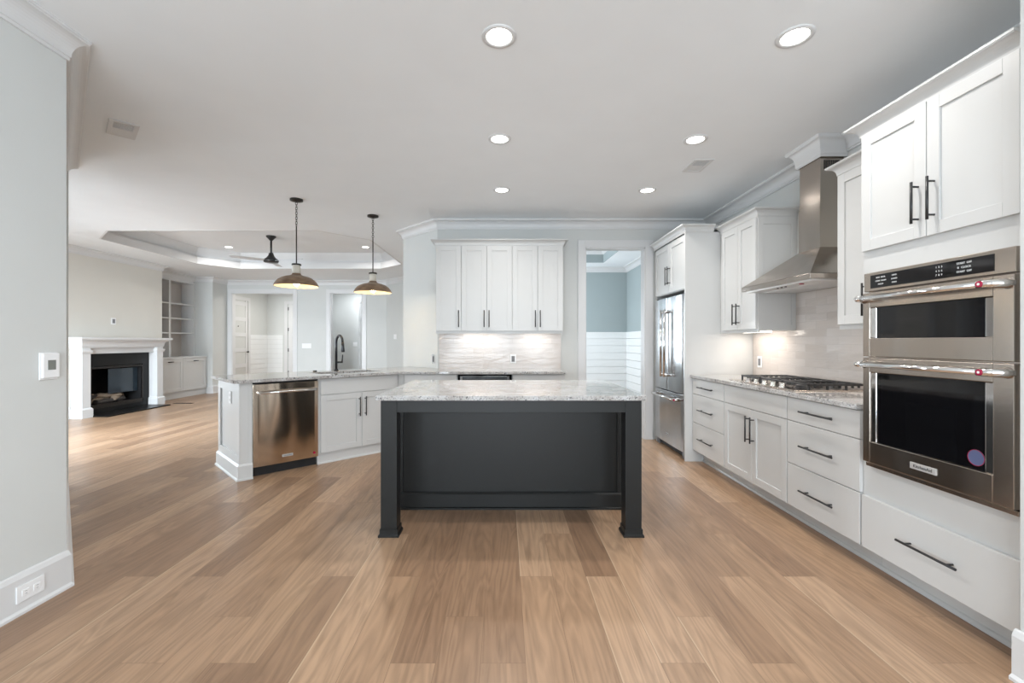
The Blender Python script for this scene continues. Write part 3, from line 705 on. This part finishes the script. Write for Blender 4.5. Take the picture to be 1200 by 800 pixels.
for k in range(2):
    ya = hy0+.06+k*.40; m = MB()
    for j in range(14): m.box(hx0+.17+j*.021, hx0+.182+j*.021, ya, ya+.37, 1.6975, 1.7005)
    m.build('filter', 'alum', cn)
for k in range(3):
    m = MB(); m.tube([(hx0+.07, 3.47+k*.05, 1.700), (hx0+.07, 3.47+k*.05, 1.694)], .008, 12); m.build('button', 'dark', cn)
m = MB(); m.tube([(hx0+.08, 3.30, 1.7), (hx0+.08, 3.30, 1.695)], .016, 12); m.build('medallion', 'red', cn)
m = MB(); m.box(cx0, hx1, cy0, cy1, zt_, 2.35); m.build('chimney', 'steel', t, bevel=.001)
m = MB(); m.box(cx0+.006, hx1, cy0+.006, cy1-.006, 2.35, ZC-.13); ch = m.build('chimney_upper', 'steel', t, bevel=.001)
m = MB()
for k in range(9): m.box(2.475+k*.014, 2.482+k*.014, cy0+.003, cy0+.007, ZC-.24, ZC-.17)
m.build('vent_slots', 'dark', ch)

# ---- worktops
def worktop(name, label, poly, holes=None):
    m = MB()
    if holes: m.prism_h(poly, .889, .92, holes)
    else: m.prism(poly, .889, .92)
    return tag(m.build(name, 'granite', bevel=.003, fix=False), label, 'countertop')
def cs(c, s): return ((s-c)/2, (s+c)/2)
worktop('granite_countertop', 'speckled white granite countertop under the gas cooktop', [(1.965, Y1+.005), (1.965, Y4+.003), (XR-.001, Y4+.003), (XR-.001, Y1+.005)])
def cham(c0, s0, r=.05): # rounded end corner of the peninsula slab
    return [cs(c0+r*(1-math.sin(a)), s0+r*(1-math.cos(a))) for a in [PI/2*k/4 for k in range(5)]]
pen = cham(6.40, 1.55)
pen_poly = [cs(7.58, 1.55)]+[cs(c_, s_) for c_, s_ in [(6.47, 1.55), (6.43, 1.565), (6.41, 1.59), (6.40, 1.64)]]+[(-1.25, 5.15), (.725, 5.15), (.725, YB-.002), (-.868, YB-.002), cs(7.58, 4.895)]
sinkh = [cs(6.70, 2.80), cs(6.70, 3.80), cs(7.20, 3.80), cs(7.20, 2.80)]
worktop('granite_countertop', 'speckled granite countertop wrapping the peninsula and the back wall', pen_poly, [sinkh])
worktop('granite_countertop', 'polished granite slab on the charcoal island', [(-.829, 2.855), (.914, 2.855), (.914, 4.027), (-.829, 4.027)])

# ---- backsplash
m = MB(); m.box(-.846, .735, YB-.012, YB-.001, .9205, 1.384); struct(m.build('wall_tile_back', 'tile'))
m = MB(); m.box(XR-.012, XR-.001, 2.485, 4.69, .9205, 1.369); m.box(XR-.011, XR-.0015, 3.032, 4.004, 1.369, 1.80); struct(m.build('wall_tile_right', 'tile'))

# ---- island
t = thing('kitchen_island', 'charcoal painted kitchen island with two square front legs', 'island', (0, 2.885, 0))
ix0, ix1 = -.804, .893
def leg(x0, x1):
    m = MB(); m.box(x0, x1, 0, .105, .0, .889); l = m.build('leg', 'char', t, bevel=.0015)
    m = MB(); o_ = .006
    m.sweep([(x0, 0), (x1, 0), (x1, .105), (x0, .105)], [(0, 0), (.014, 0), (.014, .012), (.006, .022), (.006, .05), (0, .05)], closed=True, side=-1)
    m.build('foot', 'char', l); return l
leg(ix0, ix0+.105); leg(ix1-.105, ix1)
m = MB(); m.box(ix0+.105, ix1-.105, .003, .022, .808, .889); m.box(ix0+.003, ix0+.022, .105, .485, .808, .889); m.box(ix1-.022, ix1-.003, .105, .485, .808, .889); m.build('apron', 'char', t, bevel=.001)
by = .485
m = MB(); m.box(ix0, ix1, by+.012, 1.10, .0, .889); m.build('body', 'char', t)
m = MB(); m.box(ix0, ix0+.035, by, by+.012, .0, .889); m.box(ix1-.035, ix1, by, by+.012, .0, .889); m.box(ix0+.035, ix1-.035, by, by+.012, .79, .889); m.build('panel_frame', 'char', t, bevel=.0015)
m = MB(); m.sweep([(ix0, 1.10), (ix0, by), (ix1, by), (ix1, 1.10)], [(0, .0), (.024, .0), (.024, .014), (.014, .02), (.014, .112), (.004, .125), (0, .125)], side=-1); m.build('baseboard', 'char', t)
w = (ix1-ix0)/2
for k in range(2):     # doors on the working side
    m = MB(); x0 = ix0+k*w+.004; x1 = ix0+(k+1)*w-.004; m.box(x0, x1, 1.10, 1.12, .13, .88); m.build('door', 'char', t, bevel=.002)

# ---- peninsula
rc = PI/4
def pt(c, s, z=0): x, y = cs(c, s); return (x, y, z)
def loc_s(s): return (s-1.626)/math.sqrt(2)
t = thing('peninsula_end_panel', 'white panelled end and corner post of the peninsula beside the dishwasher', 'cabinet panel', pt(7.53, 1.626), -rc)
wp = (7.53-6.46)/math.sqrt(2)
m = MB(); m.box(0, wp, .016, .075, 0, .889); m.box(wp-.028, wp, .0755, .109, .0, .889); m.build('post', 'cab', t)
m = MB(); m.box(0, .075, 0, .016, 0, .889); m.box(wp-.075, wp, 0, .016, 0, .889); m.box(.075, wp-.075, 0, .016, .80, .889); m.box(.075, wp-.075, 0, .016, 0, .22); m.build('panel_frame', 'cab', t, bevel=.002)
m = MB(); m.sweep([(0, .1), (0, 0), (wp, 0), (wp, .109)], [(0, 0), (.026, 0), (.026, .012), (.016, .022), (.016, .130), (.004, .148), (0, .148)], side=-1); m.build('base_moulding', 'cab', t)
m = MB(); m.box(0, .02, .075, 2.3, 0, .889); m.build('back_panel', 'cab', t)
# dishwasher
t = thing('dishwasher', 'stainless steel dishwasher with bar handle in the peninsula', 'dishwasher', pt(6.50, 1.785), rc)
m = MB(); m.box(.004, .606, 0, .58, .10, .875); m.build('body', 'dark', t)
m = MB()
pts = [(.004, -.004)]+[(.004+.602*i/16, -.030-.007*(1-(2*i/16-1)**2)+(.004 if i in (0, 16) else 0)) for i in range(17)]+[(.606, -.004)]
m.prism(pts, .095, .868); dd = m.build('door', 'steelw', t, bevel=.002)
m = MB(); m.tube([(.045, -.088, .79), (.565, -.088, .79)], .0115, 14)
for xx in (.05, .56): m.tube([(xx, -.032, .79), (xx, -.065, .79), (xx, -.088, .79)], [.02, .015, .0145], 12)
m.build('handle', 'chrome', dd)
m = MB(); m.box(.255, .355, -.0405, -.036, .152, .176); bd = m.build('badge', 'badge', dd, bevel=.001)
text('lettering', 'KitchenAid', .017, 'label', bd, (.305, -.041, .164), (PI/2, 0, 0))
m = MB(); m.tube([(.565, -.03, .14), (.565, -.0355, .14)], .013, 16); m.build('round_sticker', 'red', dd)
m = MB(); m.box(.004, .606, .03, .05, .0, .09); m.build('toe_kick', 'dark', t)
m = MB(); m.box(.0, .61, -.012, .01, .876, .889); m.build('top_gasket', 'dark', t)  # dark strip standing for the shaded gap below the countertop
# sink cabinet
ws = .916
t = base_cabinet('sink_cabinet', 'white sink base cabinet with two shaker doors beside the dishwasher', pt(6.50, 2.68), rc, ws,
                 [('drawer', .003, ws-.003, .715, .884, None), ('door', .003, ws/2, .115, .715, ('v', ws/2-.035, .455, .665)), ('door', ws/2, ws-.003, .115, .715, ('v', ws/2+.035, .455, .665))], depth=.60, toe=.112, rec=.012, toe_x=(-.02, 0))
for ch in t.children:
    if ch.name.startswith('carcass'):
        bpy.data.objects.remove(ch)
m = MB(); m.box(-.02, ws, 0, .02, .112, .886); m.box(-.02, ws, .012, .03, 0, .112); m.box(-.0, .02, .02, .6, .0, .886); m.box(ws-.02, ws, .02, .6, 0, .886); m.box(0, ws, .58, .6, 0, .886); m.box(0, ws, .02, .6, .09, .11); m.build('carcass', 'cab', t)
# sink basin
t = thing('kitchen_sink', 'undermount sink set into the peninsula countertop', 'sink', pt(6.70, 2.80), rc)
sw, sd = 1.0/math.sqrt(2), .5/math.sqrt(2)
m = MB(); z0 = .70
m.box(-.012, sw+.012, -.012, 0, z0, .888); m.box(-.012, sw+.012, sd, sd+.012, z0, .888); m.box(-.012, 0, 0, sd, z0, .888); m.box(sw, sw+.012, 0, sd, z0, .888); m.box(-.012, sw+.012, -.012, sd+.012, z0-.012, z0)
m.build('basin', 'steel', t)
m = MB(); m.lathe([(.0001, z0+.003), (.04, z0+.003), (.045, z0+.001)], sw/2, sd/2, 24); m.build('drain', 'chrome', t)
# faucet
t = thing('faucet', 'tall matte black pull-down kitchen faucet on the peninsula', 'faucet', pt(7.36, 3.316, .92), rc)
m = MB(); m.lathe([(.0001, 0), (.028, 0), (.028, .006), (.019, .012), (.019, .02)], seg=24); m.build('base_ring', 'faucet', t)
m = MB(); pts = [(0, 0, .01), (0, 0, .30)]
for k in range(0, 13):
    a = PI*k/12*.97; pts.append((0, -.085+.085*math.cos(a), .335+.085*math.sin(a)))
m.tube(pts, .0145, 16); m.build('spout', 'faucet', t)
m = MB(); m.tube([(0, -.170, .345), (0, -.174, .30), (0, -.180, .235), (0, -.181, .225)], [.016, .018, .021, .017], 16); m.build('spray_head', 'faucet', t)
m = MB(); m.tube([(.012, 0, .10), (.075, -.01, .10)], .011, 12); m.tube([(.068, -.01, .10), (.075, -.012, .19)], [.008, .006], 10); m.build('lever', 'faucet', t)
m = MB(); x_, y_ = cs(7.42, 2.98); m.lathe([(.0001, .012), (.020, .012), (.022, .008), (.022, 0), (.0001, 0)], x_, y_, 20)
o = m.build('air_switch', 'faucet'); o.location.z = .92; tag(o, 'small round black button on the peninsula countertop', 'button')

# ---- back run base cabinets and under-counter microwave
base_cabinet('base_cabinet', 'white base cabinet in the corner between peninsula and back wall', (-1.17, 5.20, 0), 0, .62, [('drawer', .003, .617, .722, .884, None), ('door', .003, .617, .13, .722, ('v', .58, .455, .665))], depth=.56, group='white base cabinets of the back wall')
base_cabinet('base_cabinet', 'white base cabinet at the doorway end of the back wall', (.095, 5.20, 0), 0, .61, [('drawer', .003, .607, .722, .884, ('h', .18, .43, .80)), ('door', .003, .607, .13, .722, ('v', .04, .455, .665))], depth=.56, group='white base cabinets of the back wall')
m = MB(); m.prism([(-1.255, 5.234), (-1.172, 5.199), (-1.172, 5.225), (-1.245, 5.255)], 0, .886); struct(m.build('trim_14', 'cab'))
t = thing('microwave_drawer', 'stainless steel under-counter microwave drawer in the back wall cabinets', 'microwave', (-.548, 5.20, 0))
m = MB(); m.box(.002, .640, 0, .55, .13, .886); m.box(.002, .64, .10, .55, 0, .13); m.build('housing', 'cab', t)
m = MB(); m.box(.006, .636, -.018, -.001, .40, .884); m.build('front', 'glassb', t, bevel=.002)
m = MB(); m.prism([(.03, -.018), (.06, -.045), (.32, -.055), (.58, -.045), (.61, -.018)], .70, .868); m.build('drawer_panel', 'steelf', t, bevel=.003)
m = MB(); m.box(.006, .636, -.020, -.001, .135, .395); m.build('drawer', 'cab', t, bevel=.002)

# ---- cooktop
t = thing('gas_cooktop', 'stainless steel gas cooktop with black cast iron grates', 'cooktop', (2.035, 4.02, .92), R90)
w = .915
m = MB(); m.box(0, w, 0, .53, .0, .008); m.build('tray', 'steel', t, bevel=.002)
def burner(x, y, r):
    m = MB(); m.lathe([(r*1.25, .008), (r*1.2, .014), (r, .016), (r, .026), (r*.92, .030), (.0001, .030)], x, y, 28); return m.build('burner', 'black', t)
for x, y, r in ((.16, .16, .035), (.16, .39, .045), (.457, .30, .06), (.755, .16, .045), (.755, .39, .035)): burner(x, y, r)
for k in range(5):
    x = .225+k*.115 if k < 5 else 0
    m = MB(); m.lathe([(.024, .008), (.024, .012), (.019, .014), (.019, .034), (.016, .038), (.0001, .038)], x, .055, 24)
    m.box(x-.0045, x+.0045, .036, .074, .036, .044); m.build('knob', 'chrome', t)
for k in range(3):
    x0 = .012+k*.298; x1 = x0+.290; y0, y1 = .105 if k == 1 else .03, .515
    y0 = .105
    m = MB(); b = .0065; z0, z1 = .036, .050
    for x in (x0, x1-2*b): m.box(x, x+2*b, y0, y1, z0, z1)
    for y in (y0, y1-2*b): m.box(x0, x1, y, y+2*b, z0, z1)
    for j in range(1, 9):
        yy = y0+(y1-y0)*j/9
        if j in (2, 7): m.box(x0, x1, yy-b*.7, yy+b*.7, z0+.002, z1)
        else: m.box(x0, x0+.085, yy-b*.7, yy+b*.7, z0+.002, z1); m.box(x1-.085, x1, yy-b*.7, yy+b*.7, z0+.002, z1)
    m.box((x0+x1)/2-b*.7, (x0+x1)/2+b*.7, y0, y0+.12, z0+.002, z1); m.box((x0+x1)/2-b*.7, (x0+x1)/2+b*.7, y1-.12, y1, z0+.002, z1)
    for x in (x0, x1-.014):
        for j in range(0, 10):
            yy = y0+(y1-y0-.012)*j/9; m.box(x, x+.013, yy, yy+.012, .008 if j in (0, 3, 6, 9) else .022, z0)
    m.build('grate', 'black', t, bevel=.001)

# ================================================================== LIVING ROOM
# fireplace
t = thing('fireplace', 'white mantel fireplace with black slate surround and gas logs', 'fireplace', (-7.118, 7.28, 0), PI/2)
# local x = +Y, local -y = +X
W_ = 1.73
def lb(m, x0, x1, d0, d1, z0, z1): return m.box(x0, x1, -d1, -d0, z0, z1)
for a in (0, W_-.155):
    m = MB(); lb(m, a, a+.155, 0, .19, 0, 1.16); p_ = m.build('pilaster', 'trim', t, bevel=.003)
    m = MB(); m.sweep([(a, 0), (a, -.19), (a+.155, -.19), (a+.155, 0)], [(0, 0), (.022, 0), (.022, .14), (.006, .165), (0, .165)], side=-1); m.build('plinth', 'trim', p_)
    m = MB(); m.sweep([(a, 0), (a, -.19), (a+.155, -.19), (a+.155, 0)], [(0, 1.07), (.012, 1.07), (.022, 1.10), (.022, 1.12), (0, 1.12)], side=-1); m.build('capital', 'trim', p_)
m = MB(); lb(m, .155, W_-.155, 0, .13, 1.06, 1.20); m.build('frieze', 'trim', t)
m = MB(); m.sweep([(0, 0), (0, -.19), (W_, -.19), (W_, 0)], crown_prof(1.17, 1.30, .07), side=-1); lb(m, 0, W_, 0, .19, 1.16, 1.30); m.build('mantel_moulding', 'trim', t)
m = MB(); lb(m, -.12, W_+.12, 0, .30, 1.30, 1.34); m.build('mantel_shelf', 'trim', t, bevel=.004)
m = MB(); lb(m, .156, .30, 0, .03, 0, 1.06); lb(m, W_-.31, W_-.156, 0, .03, 0, 1.06); lb(m, .30, W_-.31, 0, .03, .84, 1.06); lb(m, .30, W_-.31, 0, .03, 0, .10); m.build('slate_surround', 'slate', t)
m = MB(); lb(m, .17, W_-.17, .03, .47, 0, .02); m.build('hearth', 'slate', t, bevel=.002)
m = MB(); x0, x1 = .302, 1.418
m.box(x0, x1, .40, .42, .10, .84); m.box(x0, x0+.01, .0, .40, .10, .84); m.box(x1-.01, x1, 0, .40, .10, .84); m.box(x0, x1, 0, .42, .10, .115); m.box(x0, x1, 0, .42, .825, .84); m.build('firebox', 'dark', t)
m = MB(); m.box(x0, x1, -.045, -.03, .79, .825); m.box(x0, x0+.025, -.045, -.03, .10, .80); m.box(x1-.025, x1, -.045, -.03, .10, .80); m.box(x0, x1, -.045, -.03, .10, .17); m.build('metal_frame', 'bronze', t, bevel=.002)
m = MB(); m.box(.75, x1-.03, .05, .055, .32, .77); m.build('heat_glass', 'fireglass', t)  # partial pane, tinted blue to stand for a reflection in the glass
for k, (a, b_, r, mt) in enumerate((((.42, .18, .20), (.95, .22, .23), .05, 'log'), ((.55, .10, .19), (1.15, .13, .20), .045, 'char_log'), ((.60, .24, .30), (1.05, .10, .28), .04, 'log'), ((.45, .12, .27), (.8, .26, .31), .038, 'char_log'), ((.9, .09, .22), (1.2, .2, .26), .045, 'log'))):
    m = MB(); A_, B_ = Vector(a), Vector(b_); n = 7
    m.tube([A_.lerp(B_, i/(n-1))+Vector((0, .01*math.sin(i*2), .008*math.cos(i*3))) for i in range(n)], [r*(.85+.25*random.random()) for i in range(n)], 10); m.build('log', mt, t)
m = MB(); m.box(.36, 1.36, .06, .30, .116, .15); m.build('ember_bed', 'char_log', t)

# niche bookcase and its base cabinet
y0, y1 = 9.235, 10.875
t = thing('bookcase', 'built-in open bookcase with fixed shelves beside the fireplace', 'bookcase', (-7.58, y0, .92), PI/2)
w = y1-y0; q = lambda z: z-.92
m = MB(); m.box(0, .05, 0, .30, 0, q(2.70)); m.box(w-.05, w, 0, .30, 0, q(2.70)); m.box(.05, w-.05, 0, .30, q(2.66), q(2.82)); m.build('frame', 'trim', t)
m = MB(); m.box(.05, w-.05, .30, .32, 0, q(2.70)); m.build('back_panel', 'shelf', t)
m = MB(); m.box(w/2-.03, w/2+.03, -.003, .30, 0, q(2.66)); m.build('divider', 'trim', t)
for z in (1.45, 1.79, 2.13):
    for a, b in ((.05, w/2-.03), (w/2+.03, w-.05)):
        m = MB(); m.box(a+.001, b-.001, .004, .30, q(z), q(z+.03)); m.build('shelf', 'trim', t)
t = thing('built_in_cabinet', 'low white two-door built-in cabinet under the bookcase', 'cabinet', (-7.30, y0, 0), PI/2)
m = MB(); m.box(0, w, 0, .60, .13, .89); m.box(0, w, .015, .6, 0, .13); m.build('carcass', 'cab', t)
m = MB(); m.box(0, w, -.03, .62, .89, .918); m.build('countertop', 'trim', t, bevel=.003)
for k in range(2):
    d = shaker('door', .03+k*(w-.06)/2, .03+(k+1)*(w-.06)/2, .15, .885, t, st=.075)
    c_ = .03+(k+.5)*(w-.06)/2; m = MB(); m.tube([(c_-.07, -.05, .82), (c_+.07, -.05, .82)], .009, 8); m.tube([(c_-.05, -.02, .82), (c_-.05, -.05, .82)], .006, 8); m.tube([(c_+.05, -.02, .82), (c_+.05, -.05, .82)], .006, 8); m.build('pull', 'black', d)

# ceiling fan
t = thing('ceiling_fan', 'small black ceiling fan with grey blades in the tray ceiling', 'fan', (-4.22, 8.03, 2.70))
zt_ = ZC+.33-2.70
m = MB(); m.lathe([(.0001, zt_), (.085, zt_), (.08, zt_-.02), (.04, zt_-.06), (.025, zt_-.08), (.0001, zt_-.08)], seg=24); m.build('canopy', 'black', t)
m = MB(); m.tube([(0, 0, .12), (0, 0, zt_-.06)], .017, 12); m.build('downrod', 'black', t)
m = MB(); m.lathe([(.0001, .0), (.115, .0), (.125, .015), (.125, .05), (.085, .075), (.05, .12), (.035, .17), (.0001, .17)], seg=28); m.build('motor', 'black', t)
for a in (345, 225, 105):
    m = MB(); a_ = math.radians(a); ca, sa = math.cos(a_), math.sin(a_); P = []
    prof = [(.09, .03), (.2, .055), (.45, .065), (.62, .06), (.66, .03)]
    top = [(r, wd_) for r, wd_ in prof]+[(r, -wd_) for r, wd_ in reversed(prof)]
    v = []
    for dz in (0, .008):
        for r, s_ in top: v.append((r*ca-s_*sa, r*sa+s_*ca, .028+dz+s_*.2))
    n = len(top); m.add(v, [tuple(reversed(range(n))), tuple(range(n, 2*n))]+[(i, (i+1) % n, n+(i+1) % n, n+i) for i in range(n)]); m.build('blade', 'blade', t)

# pendants
def pendant(x, y, label):
    t = thing('pendant_lamp', label, 'pendant lamp', (x, y, 1.885), 0, 'dome pendants over the peninsula'); top = ZC-1.885
    m = MB(); m.lathe([(.0001, top), (.068, top), (.068, top-.018), (.03, top-.03), (.0001, top-.03)], seg=28); m.build('ceiling_canopy', 'bronze', t)
    m = MB(); z = top-.03; k = 0
    while z > .66:
        m.torus((0, 0, z-.016), .011, .0028, 'x' if k % 2 else 'y', 12, 6, 1.5); z -= .027; k += 1
    m.build('chain', 'bronze', t)
    m = MB(); m.tube([(0, 0, .235), (0, 0, .665)], .0065, 10); m.build('rod', 'bronze', t)
    m = MB(); m.lathe([(.0001, .245), (.048, .245), (.05, .238), (.05, .228), (.0001, .228)], seg=24); m.build('cap', 'bronze', t)
    m = MB(); m.lathe([(.04, .228), (.042, .17), (.043, .135), (.0001, .135)], seg=28); m.build('collar', 'collar', t)
    prof = [(.043, .140), (.050, .124), (.075, .112), (.115, .103), (.155, .088), (.19, .064), (.215, .034), (.228, .008), (.232, .0)]
    m = MB(); m.lathe(prof+[(.229, -.002), (.226, .0)]+[(r-.006, z-.003) for r, z in reversed(prof[:-1])], seg=48); s_ = m.build('shade', 'shade', t, fix=False)
    m = MB(); m.lathe([(r-.0075, z-.0045) for r, z in prof], seg=48); m.build('shade_lining', 'shadein', s_)
    m = MB(); m.lathe([(.0001, -.005), (.016, .0), (.028, .018), (.03, .035), (.022, .06), (.014, .08), (.014, .12)], seg=20); m.build('bulb', 'bulb', t)
    l = bpy.data.lights.new('pendant_light', 'POINT'); l.energy = 2.0; l.color = (1, .82, .58); l.shadow_soft_size = .03
    lo = bpy.data.objects.new('pendant_light', l); COL.objects.link(lo); lo.location = (x, y, 1.875)
pendant(-2.305, 4.92, 'brown dome pendant lamp with lit bulb nearer the dishwasher end of the peninsula')
pendant(-1.645, 5.555, 'brown dome pendant lamp with lit bulb nearer the back wall cabinets')

# vents, switches, outlets
def ceiling_vent(x, y, sx, sy, label, rot=0):
    t = thing('ceiling_vent', label, 'vent', (x, y, ZC), rot, 'ceiling air vents')
    m = MB(); a, b = sx/2, sy/2; f = .028
    m.box(-a, a, -b, -b+f, -.008, 0); m.box(-a, a, b-f, b, -.008, 0); m.box(-a, -a+f, -b+f, b-f, -.008, 0); m.box(a-f, a, -b+f, b-f, -.008, 0); m.build('frame', 'trim', t, bevel=.001)
    m = MB(); m.box(-a+f, a-f, -b+f, b-f, -.0015, -.0005); m.build('backing', 'seam', t)
    m = MB(); y_ = -b+f+.004; mid = -b+f+(2*b-2*f)*.45
    while y_ < mid: m.box(-a+f, a-f, y_, y_+.005, -.006, -.004); y_ += .013
    m.build('louvre', 'trim', t)
    m = MB(); m.box(-a+f, a-f, mid+.01, b-f, -.005, -.002); m.build('damper', 'trim', t)
ceiling_vent(-2.83, 3.29, .17, .31, 'white rectangular air vent in the ceiling near the left wall', PI/4)
ceiling_vent(1.73, 3.97, .17, .28, 'small white air vent in the ceiling beside a downlight near the hood')

def plate(name, label, loc, rotz, w, h, cat, kind='outlet', n=1, group=None, horizontal=False):
    t = thing(name, label, cat, loc, rotz, group)
    m = MB(); m.box(-w/2, w/2, -.006, 0, -h/2, h/2); m.build('cover_plate', 'plate', t, bevel=.002)
    if kind == 'outlet':
        for s_ in (-1, 1):
            cx, cz = (s_*w*.2, 0) if horizontal else (0, s_*h*.2)
            m = MB(); m.box(cx-.016, cx+.016, -.009, -.006, cz-.014, cz+.014); r = m.build('socket', 'plate', t, bevel=.002)
            m = MB()
            for q_ in (-.006, .006):
                if horizontal: m.box(cx-.004, cx+.005, -.0097, -.0085, cz+q_-.001, cz+q_+.001)
                else: m.box(cx+q_-.001, cx+q_+.001, -.0097, -.0085, cz-.004, cz+.005)
            m.build('slot', 'slot', r)
    elif kind == 'dark':
        m = MB(); m.box(-w*.28, w*.28, -.009, -.006, -h*.32, h*.32); m.build('socket', 'slot', t, bevel=.001)
    elif kind == 'rocker':
        for k in range(n):
            cx = (k-(n-1)/2)*.046; m = MB(); m.box(cx-.016, cx+.016, -.010, -.006, -.033, .033); m.build('rocker', 'plate', t, bevel=.002)
    elif kind == 'thermostat':
        m = MB(); m.box(-w/2+.004, w/2-.004, -.02, -.006, -h/2+.01, h/2-.004); b_ = m.build('body', 'plate', t, bevel=.003)
        m = MB(); m.box(-.018, .020, -.0215, -.0195, -.018, .030); m.build('screen', 'screen', b_)
    return t
plate('thermostat', 'white thermostat with small grey screen on the left wall', (XL+.001, 2.205, 1.148), PI/2, .088, .135, 'thermostat', 'thermostat')
plate('outlet', 'white double outlet set sideways in the tall left baseboard', (XL+.0195, 2.105, .097), PI/2, .125, .078, 'outlet', horizontal=True)
plate('outlet', 'dark outlet with white plate on the angled wall beside the back wall tiles', ((-.93), 5.83-.001, 1.04), rc, .075, .115, 'outlet', 'dark')
plate('outlet', 'grey outlet in the back wall tiles under the wide cabinet', (.115, YB-.0125, 1.045), 0, .075, .115, 'outlet', 'dark')
plate('outlet', 'grey outlet in the tiles behind the gas cooktop', (XR-.0125, 4.56, 1.06), R90, .075, .115, 'outlet', 'dark')
x_, y_ = cs(6.95, 1.626); plate('outlet', 'white outlet on the end panel of the peninsula', (x_+.010, y_+.010, .73), -rc, .075, .115, 'outlet')
plate('outlet', 'small white outlet with dark socket on the wall above the fireplace mantel', (-7.119, 8.08, 1.64), PI/2, .10, .12, 'outlet', 'dark')
plate('light_switch', 'wide white multi-gang switch plate between the two living room doorways', (-5.10, YL-.001, 1.16), 0, .24, .125, 'light switch', 'rocker', 4)
plate('light_switch', 'white switch plate on the corner wall behind the peninsula pendants', (-2.74+.0, 11.15-.001, 1.39), -rc, .12, .12, 'light switch', 'rocker', 2)
plate('light_switch', 'white switch plate seen through the narrow doorway behind the faucet', (-4.47+.1, 12.999, 1.19), 0, .12, .12, 'light switch', 'rocker', 2)
t = thing('floor_vent', 'dark metal floor vent in the planks by the fireplace', 'vent', (-6.78, 9.12, 0), 0)
m = MB(); m.box(0, .38, -.05, -.04, 0, .004); m.box(0, .38, .04, .05, 0, .004); m.box(0, .01, -.04, .04, 0, .004); m.box(.37, .38, -.04, .04, 0, .004); m.build('frame', 'bronze', t)
m = MB(); m.box(.01, .37, -.04, .04, 0, .0015); m.build('backing', 'dark', t)
m = MB()
for k in range(14): m.box(.022+k*.025, .028+k*.025, -.04, .04, .0015, .0035)
m.build('louvre', 'bronze', t)
